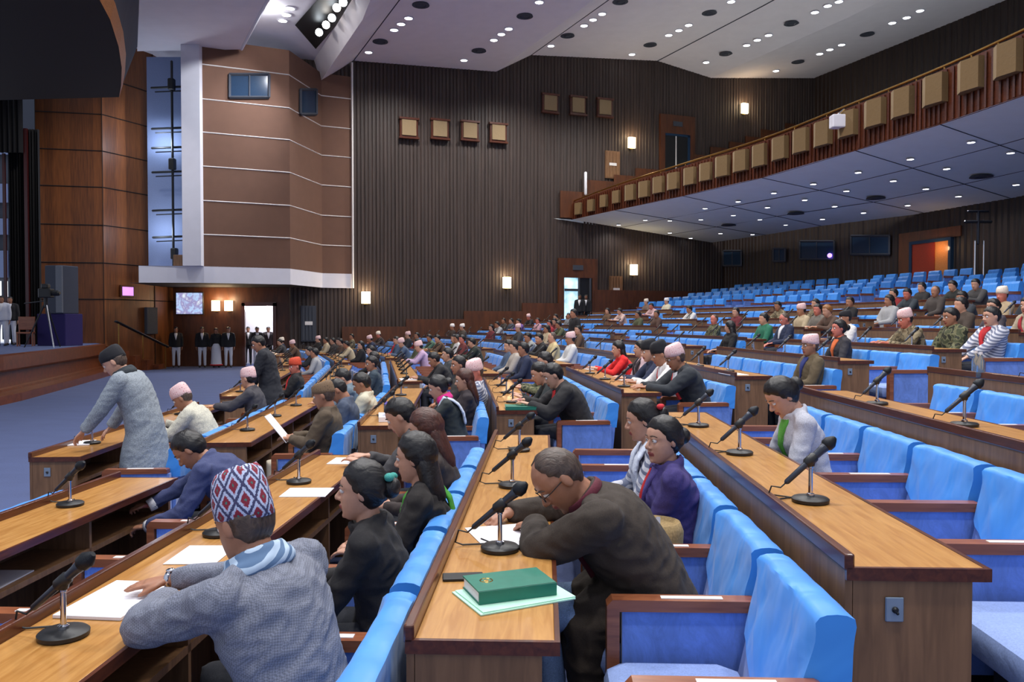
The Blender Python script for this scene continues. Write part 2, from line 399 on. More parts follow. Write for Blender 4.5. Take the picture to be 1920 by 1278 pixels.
def topi_mb(tilt=.0, tall=1.0, lod=1):
    m = MB(); rings = []; uv = []; n = 32 if lod < 2 else 14
    P = [(.022, .88, .9), (.026, 1.0, 1.0), (.06, 1.01, 1.0), (.10, .95, .97), (.135, .84, .90), (.152, .64, .80), (.160, .34, .66), (.162, .05, .5)]
    for z, kx, ky in P:
        r = []
        for k in range(n):
            a = 2*PI*k/n; x = .083*kx*SIN(a); y = -.006 + .104*ky*COS(a)
            zz = .022 + (z - .022)*tall + .016*COS(a)*(1 if z < .1 else .2) - (.012*tall if z > .13 and abs(x) < .03 else 0) + .012*(-COS(a))*(z > .1)
            r.append(V((x, y - .03*(z - .022)*tall, zz))); uv.append((abs((k/n) - .5)*.56, z*1.0))
        rings.append(r)
    m.loft(rings); m.uv = uv
    return m
def ik(s, w, a, b, pole):
    d = w - s; L = min(d.length, a + b - .004)
    if L < 1e-4: L = 1e-4
    d.normalize(); w = s + d*L; x = (a*a - b*b + L*L)/(2*L); h = math.sqrt(max(a*a - x*x, 0)); p = pole - d*pole.dot(d); p.normalize()
    return s + d*x + p*h, w
def hand_mb(w, d, nrm, side, curl=.35, lod=0, k=1.0):
    """palm, four fingers of unequal length and a thumb that leaves the palm's side; nrm is where the palm faces"""
    m = MB(); d = d.normalized(); nrm = (nrm - d*nrm.dot(d)).normalized(); sd = d.cross(nrm)*side       # sd points to the thumb side
    pts = [w - d*.02, w + d*.012, w + d*.045, w + d*.085]
    m.tube(pts, [(.021*k, .027*k), (.018*k, .030*k), (.016*k, .039*k), (.012*k, .041*k)], 12, ref=nrm)
    for i, (o, L) in enumerate(((.031, .066), (.0105, .078), (-.0105, .073), (-.030, .057))):
        p = w + d*.080 + sd*o*k; q = [p - d*.018]; dir_ = (d + sd*o*2.2).normalized(); c = curl*(1 + .12*i)
        for j, f in enumerate((.45, .31, .24)):
            ang = c*(j + .6); e = dir_*COS(ang) + nrm*SIN(ang); q.append(q[-1] + e*(L*f + (.018 if j == 0 else 0)))
        m.tube(q, [.0088*k, .0085*k, .0075*k, .006*k] if lod < 2 else [.01]*4, 8)
    b = w + d*.028 + sd*.026; e = (d*.75 + sd*.62 + nrm*.25).normalized(); e2 = (d*.95 + sd*.1 + nrm*.35).normalized()
    m.tube([b - e*.012, b + e*.03, b + e*.035 + e2*.03, b + e*.035 + e2*.052], [.012*k, .0105*k, .009*k, .007*k], 8)
    return m
_DG, TRASH = None, []
def remesh(mb, name, vox, it=2, disp=0.0, seed=0.0):
    global _DG
    if _DG is None: _DG = bpy.data.scenes.new('scratch')
    me = mb.mesh('tmp'); o = bpy.data.objects.new('tmp', me); _DG.collection.objects.link(o)
    r = o.modifiers.new('r', 'REMESH'); r.mode = 'VOXEL'; r.voxel_size = vox
    if it: s = o.modifiers.new('s', 'SMOOTH'); s.factor = .5; s.iterations = it
    vl = _DG.view_layers[0]; vl.update(); dg = vl.depsgraph; out = bpy.data.meshes.new_from_object(o.evaluated_get(dg)); out.name = name
    _DG.collection.objects.unlink(o); TRASH.extend((o, me))
    if disp:
        nv = len(out.vertices); co, no = [0.0]*(3*nv), [0.0]*(3*nv)
        out.vertices.foreach_get('co', co); out.vertices.foreach_get('normal', no)
        for i in range(0, 3*nv, 3):
            x, y, z = co[i:i + 3]; q = V((x*5.5 + seed, y*5.5 + z*2.5, z*8 - x*3.5))
            d = disp*(noise.noise(q) + .55*(1 - abs(noise.noise(q*2.3 + V((3, 1, 8)))*2.2)) - .3)
            for k in (0, 1, 2): co[i + k] += no[i + k]*d
        out.vertices.foreach_set('co', co); out.update()
    out.polygons.foreach_set('use_smooth', [True]*len(out.polygons)); return out
TORSO_M = [(-.16, .165, .135), (-.05, .182, .142), (.1, .182, .138), (.3, .176, .132), (.5, .182, .132), (.68, .196, .132), (.80, .20, .124), (.88, .188, .108), (.945, .145, .086), (1.0, .095, .07), (1.04, .068, .062)]
TORSO_F = [(-.16, .165, .135), (-.05, .18, .142), (.1, .172, .13), (.3, .152, .115), (.5, .158, .12), (.66, .172, .136), (.78, .172, .118), (.88, .16, .096), (.945, .12, .076), (1.0, .078, .06), (1.04, .056, .052)]
PRE = {  # lean of lower and upper spine, neck lean, head pitch, wrists
    'up': dict(l1=-3, l2=6, hp=4, W=((-.13, .30, .62), (.13, .30, .62))),
    'desk': dict(l1=12, l2=24, hp=14, W=((-.14, .50, .785), (.15, .50, .785))),
    'write': dict(l1=22, l2=42, hp=34, W=((-.12, .52, .785), (.14, .52, .79))),
    'back': dict(l1=-12, l2=-2, hp=4, W=((-.08, .24, .66), (.09, .25, .64))),
    'stand': dict(l1=0, l2=4, hp=6, W=((-.24, .05, .84), (.24, .05, .84)), stand=1),
}
def build_person(S, lod):
    """dict of part name -> (mesh, material list), in the person's own frame: +y faces forward, origin on the floor"""
    P = dict(PRE[S.get('pose', 'up')]); P.update(S); out = {}; fem = P.get('fem', 0); g = P.get('g', 1.0 if fem else 1.06)
    st = P.get('stand'); hip = V((0, 0, .94)) if st else V((0, P.get('py', -.04), .50))
    yaw = R(P.get('yaw', 0)); RZ = Matrix.Rotation(yaw, 3, 'Z')
    NS = 12; pts, up, fw, sd = [hip], [], [], []; LEN = .515*P.get('h', 1.0)*(.92 if fem else 1)
    for i in range(NS + 1):
        t = i/NS; a = R(lerp(P['l1'], P['l2'], t)); tw = yaw + R(P.get('tw', 0))*t; ro = R(P.get('roll', 0))
        f0 = V((-SIN(tw), COS(tw), 0)); s0 = V((COS(tw), SIN(tw), 0)); u = V((0, 0, 1))*COS(a) + f0*SIN(a)
        u = (u*COS(ro) + s0*SIN(ro)).normalized(); f = (f0 - u*f0.dot(u)).normalized(); up.append(u); fw.append(f); sd.append(f.cross(u))
        if i < NS: pts.append(pts[-1] + u*(LEN/NS))
    def S_(t):
        if t <= 0: return pts[0] + up[0]*(LEN*t), up[0], fw[0], sd[0]
        x = min(t, 1)*NS; i = min(int(x), NS - 1); q = x - i; p = pts[i].lerp(pts[i + 1], q)
        if t > 1: p = p + up[-1]*(LEN*(t - 1))
        return p, up[i].lerp(up[i + 1], q), fw[i].lerp(fw[i + 1], q), sd[i].lerp(sd[i + 1], q)
    T = TORSO_F if fem else TORSO_M
    def surf(t, x, off=.0, back=False):
        p, u, f, s = S_(t); rx, ry = tab([(a, b) for a, b, c in T], t)*g, tab([(a, c) for a, b, c in T], t)*g
        y = ry*math.sqrt(max(0, 1 - min(1, (x/rx)**2))) + off
        return p + s*x + f*(-y if back else y)
    # head placing
    p1, u1, f1, s1 = S_(1.0); na = R(P.get('nl', P['l2']*.75)); f0 = RZ @ V((0, 1, 0)); nd = (V((0, 0, 1))*COS(na) + f0*SIN(na)).normalized()
    hs = P.get('hs', 1.0)*(1.0 if fem else 1.05)
    hm = Matrix.Rotation(yaw + R(P.get('hy', 0)), 4, 'Z') @ Matrix.Rotation(-R(P['hp']), 4, 'X') @ Matrix.Rotation(R(P.get('hr', 0)), 4, 'Y')
    hc = p1 + nd*(.045) + (hm.to_3x3() @ V((0, .020, .092))); HM = Matrix.Translation(hc) @ hm @ Matrix.Diagonal((hs, hs, hs, 1))
    neck = [p1 - u1*.04, p1 + nd*.05, HM @ V((0, -.018, -.07)), HM @ V((0, -.012, -.02))]; nr = .05 if fem else .058
    # arms
    arms = []
    for s, wt in ((-1, P['W'][0]), (1, P['W'][1])):
        p, u, f, q = S_(.885); sh = p + q*(s*(.150 if fem else .178)*g); w = RZ @ V(wt) if P.get('wrot') else V(wt)
        el = P.get('EL' if s < 0 else 'ER'); pole = V(el) if el else (RZ @ V((s*.6, -.35, -.75)))
        e, w = ik(sh, w, .285, .255, pole); arms.append((s, sh, e, w))
    # legs
    legs = []
    for s in (-1, 1):
        if st:
            h = hip + RZ @ V((s*.09, 0, -.02)); k = RZ @ V((s*.1, .03 + P.get('step', 0)*s*.1, .50)); a = RZ @ V((s*.105, -.01 + P.get('step', 0)*s*.16, .085))
        else:
            h = hip + RZ @ V((s*.09, 0, -.01)); k = V((0, P.get('py', -.04), 0)) + RZ @ V((s*.11, .43, .50)); a = V((0, P.get('py', -.04), 0)) + RZ @ V((s*.11, .40, .085))
        legs.append((h, k, a))
    fwd = RZ @ V((0, 1, 0))
    # --- body: one continuous surface
    b = MB(); hb = head_mb(lod, fem); hb.xf(HM); merge(b, hb)
    b.tube(neck, [nr*1.15, nr, nr*.98, nr*.9], 14)
    b.loft([[S_(t)[0] + S_(t)[3]*(rx*.8*g*COS(2*PI*j/16)) + S_(t)[2]*(ry*.8*g*SIN(2*PI*j/16)) for j in range(16)] for t, rx, ry in T[1:]])
    for s, sh, e, w in arms:
        b.tube([sh, sh.lerp(e, .5), e, e.lerp(w, .5), w], [.045, .042, .036, .034, .026], 10)
        hd = P.get('hdL' if s < 0 else 'hdR'); d = V(hd) if hd else ((w - e).normalized()*.8 + fwd*.2 + (V((0, 0, -.05)))); pn = P.get('pnL' if s < 0 else 'pnR')
        if st and not hd: d = V((0, 0, -1)) + fwd*.15; pn = (-s, 0, 0)
        merge(b, hand_mb(w, d, V(pn) if pn else V((0, 0, -1)), s if (pn is None or True) else s, P.get('curl', .32), lod, .95 if fem else 1.0))
    for h, k, a in legs: b.tube([h, h.lerp(k, .5), k, k.lerp(a, .4), a], [.07, .062, .048, .048, .034], 10); b.tube([a - fwd*.04 - V((0, 0, .04)), a + fwd*.13 - V((0, 0, .055))], [.035, .03], 8)
    vb = P.get('vox', (.0048, .0085, .017)[lod]); bm_ = remesh(b, 'body', vb, (2, 2, 1)[lod])
    skin = MT[P.get('skin', 'fair')]
    if lod < 2:
        hi = HM.inverted(); mi = [0]*len(bm_.polygons)
        for i, pl in enumerate(bm_.polygons):
            q = hi @ pl.center
            if abs(q.x) < .026 and -.078 < q.z < -.054 and q.y > .083 - .3*abs(q.x) + .0035: mi[i] = 1
        bm_.polygons.foreach_set('material_index', mi)
    out['body'] = (bm_, [skin, MT['lip']] if lod < 2 else [skin])
    if lod < 2:
        for s in (-1, 1):
            m = MB(); m.ball((s*.031, .0765, .0065), .0128, 12, 8); n0 = len(m.f)
            m.ball((s*.031 + P.get('gx', 0), .0838, .0065 + P.get('gz', 0)), (.0062, .006, .0062), 10, 6, mi=1)
            m.xf(HM); out['eye.%d' % s] = (m.mesh('eye', True), [MT['eye'], MT['iris']])
        for s in (-1, 1):
            m = MB(); m.tube([(s*.050, .073, .026), (s*.042, .084, .0315), (s*.030, .090, .0325), (s*.014, .0925, .0285)], [.0018, .0034, .0036, .003] if not fem else [.0015, .0024, .0026, .002], 6)
            m.xf(HM); out['eyebrow.%d' % s] = (m.mesh('eyebrow', True), [MT[P.get('hc', 'hair') if P.get('hc') in ('hair', 'greyhair') else 'hair']])
    hk = P.get('hair', 'short')
    m = hair_mb(hk if not P.get('topi') else ('under' if hk == 'short' else hk), P.get('seed', 0), lod); m.xf(HM)
    out['hair'] = (m.mesh('hair', True), [MT[P.get('hc', 'hair')]])
    if P.get('topi'):
        m = topi_mb(0, P.get('tall', 1.0), lod); m.xf(HM); out['cap'] = (m.mesh('cap', True), [MT[P['topi']]])
    # --- garments
    vj = P.get('voxj', (.0105, .015, .024)[lod]); j = MB(); kk = 1.0 if not P.get('bulk') else P['bulk']
    Tj = [(-.42, .172, .165), (-.28, .185, .168)] + T[:-1] if not st and not P.get('coat') else T[:-1] if not P.get('coat') else [(-P['coat'], .24, .2), (-P['coat']*.5, .225, .185)] + T[1:-1]
    def ring(t, rx, ry):
        p, u, f, s = S_(t)
        if t < -.2 and st: p = pts[0] - V((0, 0, 1))*(LEN*-t) ; s, f = sd[0], RZ @ V((0, 1, 0))
        return [p + s*(rx*g*kk*COS(2*PI*q/22)) + f*(ry*g*kk*SIN(2*PI*q/22)) for q in range(22)]
    j.loft([ring(*q) for q in Tj])
    cp, cu, cf, cs = S_(.985)
    for s, sh, e, w in arms:
        j.tube([cp + cs*(s*.045) - cf*.01, cp.lerp(sh, .5) + cs*(s*.03) + cu*.012, sh], [(.05, .05), (.058, .05), (.062, .056)], 12)
        j.ball(sh, .070*g*kk, 12, 8); r = (.060 if fem else .070)*g*kk
        j.tube([sh, sh.lerp(e, .5), e - (e - sh).normalized()*.02, e, e.lerp(w, .15), e.lerp(w, .55), w - (w - e).normalized()*.012], [r, r*.95, r*.83, r*.82, r*.80, r*.72, r*.62], 14, dome=.15)
    if P.get('lap'):
        for h, k, a in legs:
            q = h.lerp(k, .62); j.tube([h, q], [.145, .12], 12); j.tube([q + fwd*.01, q - V((0, 0, .16)), q - fwd*.03 - V((0, 0, .36))], [(.12, .10), (.12, .10), (.11, .10)], 12)
    if not P.get('shawl') or not fem:
        m2 = []; cr = [S_(1.0)[0] + S_(1.0)[3]*(.082*COS(2*PI*i/16)) + S_(1.0)[2]*(.072*SIN(2*PI*i/16)) + S_(1.0)[1]*(.012 - .012*SIN(2*PI*i/16)) for i in range(17)]
        j.tube(cr, (.026, .013), 8, ref=u1)
    out['jacket'] = (remesh(j, 'jacket', vj, (3, 3, 2)[lod], (.014, .010, 0)[lod] * P.get('fold', 1), P.get('seed', 0)), [P.get('jm') or MT['black']])
    if P.get('trousers', lod < 2):
        j = MB()
        if P.get('skirt'):
            j.loft([[hip + V((0, 0, z)) + RZ @ V((r*COS(2*PI*q/18), r*.9*SIN(2*PI*q/18), 0)) for q in range(18)] for z, r in ((.08, .15), (-.1, .19), (-.45, .2), (-.86, .23))])
        else:
            j.loft([[hip + V((0, 0, z)) + RZ @ V((.17*g*q0*COS(2*PI*q/16), .13*g*q0*SIN(2*PI*q/16), 0)) for q in range(16)] for z, q0 in ((.1, .9), (0, 1), (-.08, .95))])
            for h, k, a in legs: j.tube([h, h.lerp(k, .5), k, k.lerp(a, .5), a], [.092, .082, .066, .06, .056], 12, dome=.2)
        out['skirt' if P.get('skirt') else 'trousers'] = (remesh(j, 'trousers', max(.015, vj), 2, .004 if lod == 0 else 0), [P.get('tm') or cloth(44, 46, 54)])
        if lod < 2 or st:
            for h, k, a in legs:
                j = MB(); j.tube([a - fwd*.05 - V((0, 0, .045)), a + fwd*.05 - V((0, 0, .045)), a + fwd*.17 - V((0, 0, .055))], [(.04, .042), (.036, .045), (.026, .038)], 10)
                out['shoe.%d' % len(out)] = (j.mesh('shoe', True), [MT['black']])
        if P.get('hem'):
            j = MB(); j.tube([hip + V((.24*COS(2*PI*i/20), .22*SIN(2*PI*i/20), -.83)) for i in range(21)], .03, 6); out['hem'] = (j.mesh('hem', True), [MT['red']])
    def ringpath(t, off, rr, n=20):
        return [S_(t)[0] + S_(t)[3]*((tab([(a, b_) for a, b_, c in T], t)*g + off)*COS(2*PI*i/n)) + S_(t)[2]*((tab([(a, c) for a, b_, c in T], t)*g + off)*SIN(2*PI*i/n)) for i in range(n + 1)]
    if P.get('collar') and lod < 2:
        m = MB(); m.tube(ringpath(1.03, .004, 0), (.02, .008), 8, ref=u1); out['collar'] = (m.mesh('collar', True), [P['collar']])
    if P.get('scarf'):
        m = MB(); m.tube(ringpath(1.04, .012, 0), (.038, .02), 12, ref=u1); m.tube(ringpath(1.0, .008, 0), (.03, .022), 12, ref=u1)
        out['scarf'] = (remesh(m, 'scarf', .008 if lod < 1 else .012, 2, .006, 4), [P['scarf']])
    def patch(name, mat, rows, off=.012, deep=.02):
        """cloth lying on the chest between x0 and x1 at each height t"""
        m = MB(); n = 7; F, B = [], []
        for t, x0, x1 in rows:
            for i in range(n):
                x = lerp(x0, x1, i/(n - 1)); F.append(surf(t, x, off + .006*SIN(i*PI/(n - 1)))); B.append(surf(t, x, off - deep))
        R_ = len(rows); v = F + B; f = []; o = n*R_
        for a in range(R_ - 1):
            for i in range(n - 1):
                q = a*n + i; f.append((q, q + 1, q + n + 1, q + n)); f.append((o + q, o + q + n, o + q + n + 1, o + q + 1))
        for a in range(R_ - 1):
            for i in (0, n - 1): q = a*n + i; f.append((q, q + n, o + q + n, o + q))
        m.add(v, f); me = m.mesh(name, True); recalc(me); out[name] = (me, [mat])
    if P.get('shirt'):
        patch('shirt', P['shirt'], [(t, -w, w) for t, w in ((1.02, .055), (.95, .062), (.88, .058), (.78, .046), (.66, .032), (.54, .016), (.45, .004))], .014 if lod < 2 else .03)
    if P.get('sash'):
        a, b2, w = P.get('sashx', (.07, -.05, .03)); patch('lanyard', P['sash'], [(t, lerp(a, b2, (1 - t)/.6) - w, lerp(a, b2, (1 - t)/.6) + w) for t in (1.0, .9, .8, .7, .6, .5, .42)], .022 if lod < 2 else .036)
    if P.get('shawl'):
        m = MB()
        for s in P.get('shs', (-1, 1)):
            F = [surf(t, s*x, .022) for t, x in ((.25, .085), (.5, .085), (.7, .09), (.85, .095), (.95, .10))]; B = [surf(t, s*x, .022, True) for t, x in ((.93, .1), (.8, .1), (.6, .09), (.4, .08))]
            p, u, f, q = S_(.97); top = [p + q*(s*.105) + u*.045]
            m.tube(F + top + B, [(.055, .014)]*10, 12, ref=S_(.3)[3])
        out['shawl'] = (remesh(m, 'shawl', .009 if lod == 0 else .014, 2, .005, 2), [P['shawl']])
    if P.get('clip'):
        m = MB(); m.ball((-.03, -.115, .06), (.03, .022, .018), 10, 6); m.ball((.02, -.125, .055), (.022, .02, .016), 8, 6); m.xf(HM); out['hair_clip'] = (m.mesh('hair_clip', True), [P['clip']])
    if P.get('lapcloth'):
        m = MB(); q = V((-.16, .40, .66)); m.tube([q + V((.06, .02, .06)), q + V((.02, .03, .03)), q, q - V((.02, .0, .07)), q - V((.01, .02, .14))], [(.02, .05), (.025, .06), (.03, .06), (.025, .05), (.015, .03)], 10); out['scarf_end'] = (m.mesh('scarf_end', True), [P['lapcloth']])
    if P.get('glasses') and lod < 2:
        m = MB()
        for s in (-1, 1):
            m.tube([(s*.032 + .021*COS(a*PI/7), .1 - .004*abs(COS(a*PI/7)), .004 + .016*SIN(a*PI/7)) for a in range(15)], .0016, 5)
            m.tube([(s*.053, .096, .008), (s*.074, .06, .010), (s*.08, -.01, .012)], .0018, 5)
        m.tube([(-.011, .1, .008), (.011, .1, .008)], .0016, 5); m.xf(HM); out['glasses'] = (m.mesh('glasses', True), [MT['black']])
    if P.get('cuff'):
        
        for s, sh, e, w in arms: m = MB(); m.tube([w - (w - e).normalized()*.03, w + (w - e).normalized()*.012], [.045, .041], 14, dome=0); out['cuff.%d' % s] = (m.mesh('cuff', True), [P['cuff']])
    if P.get('watch'):
        s, sh, e, w = arms[1]; d = (w - e).normalized(); m = MB(); m.tube([w - d*.004, w + d*.012], .034, 14, dome=0); m.ball(w + d*.004 + V((0, 0, .034)), (.017, .017, .007), 10, 6); out['watch'] = (m.mesh('watch', True), [MT['chrome']])
    out['_HM'] = HM
    return out
def put_person(S, lod, loc3, rz, label, group=None, shared=None):
    parts = shared or build_person(S, lod); t = thing('person', label, 'person', loc3, rz, group)
    if S.get('sc'): t.scale = (S['sc'],)*3
    for nm, val in parts.items():
        if nm == '_HM': continue
        me, mats = val; o = bpy.data.objects.new(nm.split('.')[0], me)
        if shared is None or not me.materials:
            if not me.materials: [me.materials.append(x) for x in mats]
        COL.objects.link(o); o.parent = t
        if shared is not None:
            over = {'body': [MT[S.get('skin', 'fair')]], 'jacket': [S.get('jm') or MT['black']], 'hair': [MT[S.get('hc', 'hair')]], 'cap': [MT[S['topi']]] if S.get('topi') else None, 'trousers': [S.get('tm') or cloth(44, 46, 54)], 'skirt': [S.get('tm')],
                    'shirt': [S.get('shirt')], 'lanyard': [S.get('sash')]}.get(nm)
            if over:
                for i, x in enumerate(over): o.material_slots[i].link = 'OBJECT'; o.material_slots[i].material = x
    return t
def seat_place(n, k, i, du=0.0, ds=0.0):
    x, y = loc(n, k, seat_s(n, k, i) + ds, .47 + du); return (x, y, fz(n)), PI/2 - R(HEAD[k])
# ---- the cast ----
C_ = cloth
stand_loc = lambda n, k, i, du=0.0, ds=0.0: seat_place(n, k, i, du, ds)
white_c, navy, blackc = C_(226, 224, 228), C_(36, 44, 70), C_(32, 30, 32)
plaid = stripes('blue grey plaid scarf', srgb(186, 206, 226), srgb(96, 124, 158), 34.0, 2)
brownj = fabric('dark brown wool', srgb(54, 44, 36)); coatg = fabric('grey overcoat wool', srgb(136, 144, 152), scale=120, var=.35)
NEAR = [
 ((-1, 0, 0, .02, .12), dict(pose='desk', yaw=-20, l1=12, l2=26, hp=18, hy=-9, hs=.97, h=.93, g=1.13, W=((.16, .45, .80), (.36, .60, .795)), EL=(-.9, .5, -.2), ER=(.5, -.2, -.6), hdR=(-.28, 1, -.08), curl=.10, topi='topi_diamond', tall=1.2, hc='greyhair', jm=MT['herring'], scarf=plaid, watch=1, skin='skin', trousers=1),
  'man in blue grey tweed jacket and red diamond patterned cap, seen from behind'),
 ((-1, 0, 1, .16, .04), dict(pose='up', fem=1, l1=6, l2=12, hp=0, hy=4, hair='bun', jm=blackc, W=((-.03, .36, .68), (.11, .38, .68)), clip=C_(60, 150, 140), lapcloth=C_(226, 110, 50), hdL=(.2, .9, .15), hdR=(-.2, .9, .1), pnL=(.4, 0, .8), pnR=(-.4, 0, .8), sc=.96, skin='fair', fold=1.1),
  'woman in black jacket with black bun, in profile behind the grey jacketed man'),
 ((-1, 0, 2, .22, -.05), dict(pose='back', fem=1, l1=-2, l2=8, hp=6, hy=-8, hair='long', jm=C_(34, 29, 28), W=((-.1, .3, .66), (.1, .3, .66)), sc=.97, shawl=C_(64, 150, 44), shs=(1,), skin='fair'),
  'woman with long black hair and green scarf, in a brown black jacket'),
 ((0, 0, 1, -.07, -.04), dict(pose='write', l1=20, l2=46, nl=46, hp=46, hy=14, hair='bald', hc='greyhair', jm=brownj, glasses=1, W=((.12, .44, .795), (.34, .56, .79)), EL=(-.9, .15, -.3), ER=(.7, .3, -.3), hdL=(.7, .5, -.15), hdR=(-.35, .85, -.2), curl=.5, lap=1, g=1.24, skin='skin', collar=C_(92, 28, 44), shirt=C_(92, 28, 44), tm=C_(120, 146, 186)),
  'balding man in dark brown jacket with glasses, bent over a paper and writing'),
 ((0, 0, 2, .14, .12), dict(pose='back', fem=1, l1=-2, l2=10, hp=2, hy=26, hair='bun', jm=C_(62, 52, 112), W=((.10, .22, .66), (-.12, .24, .70)), sash=MT['red'], sashx=(.02, -.02, .022), shirt=C_(78, 66, 130), g=1.12, sc=.945, skin='fair', gx=-.001),
  'woman in purple jacket with red ribbon, arms folded, facing the camera side'),
 ((0, 0, 3, .17, .10), dict(pose='up', fem=1, l1=4, l2=12, hp=12, hy=-4, hair='bun', jm=MT['stripe_pale'], shawl=C_(214, 222, 238), clip=C_(200, 40, 50), W=((-.1, .32, .64), (.1, .34, .64)), sc=.97, skin='fair'),
  'woman in white shawl over grey stripes, behind the woman in purple'),
 ((-2, 0, 4, .16, .12), dict(pose='write', l1=20, l2=54, nl=54, hp=44, hy=10, hair='short', jm=C_(58, 66, 106), W=((-.24, .54, .54), (-.06, .64, .62)), hdL=(.0, 1, -.1), hdR=(0, 1, .0), EL=(-.5, -.4, -.6), ER=(.5, -.3, .2), curl=.6, cuff=white_c, skin='skin', g=1.05),
  'man in blue suit bending to reach into the shelf under his desk'),
 ((1, 0, 3, -.18, .0), dict(pose='desk', fem=1, l1=8, l2=20, hp=36, hy=8, hair='bun', fold=.6, jm=C_(186, 186, 196), shirt=C_(86, 160, 60), W=((-.08, .34, .60), (.1, .36, .60)), sc=.98, skin='fair'),
  'woman in pale grey blazer and green top looking down, hair tied back'),
 ((-3, 1, 0, -.08, .12), dict(pose='stand', l1=11, l2=30, nl=34, hp=30, hy=6, hair='short', hc='greyhair', topi='blackcap', tall=.85, jm=coatg, coat=1.25, fold=.5, bulk=1.1, W=((-.22, .50, .86), (.26, .44, .86)), hdL=(.1, .6, -.6), hdR=(-.1, .6, -.6), EL=(-.5, -.4, -.4), scarf=C_(40, 46, 52), skin='fair', hs=1.02),
  'standing man in long grey overcoat and dark cap, leaning on the front desk'),
]
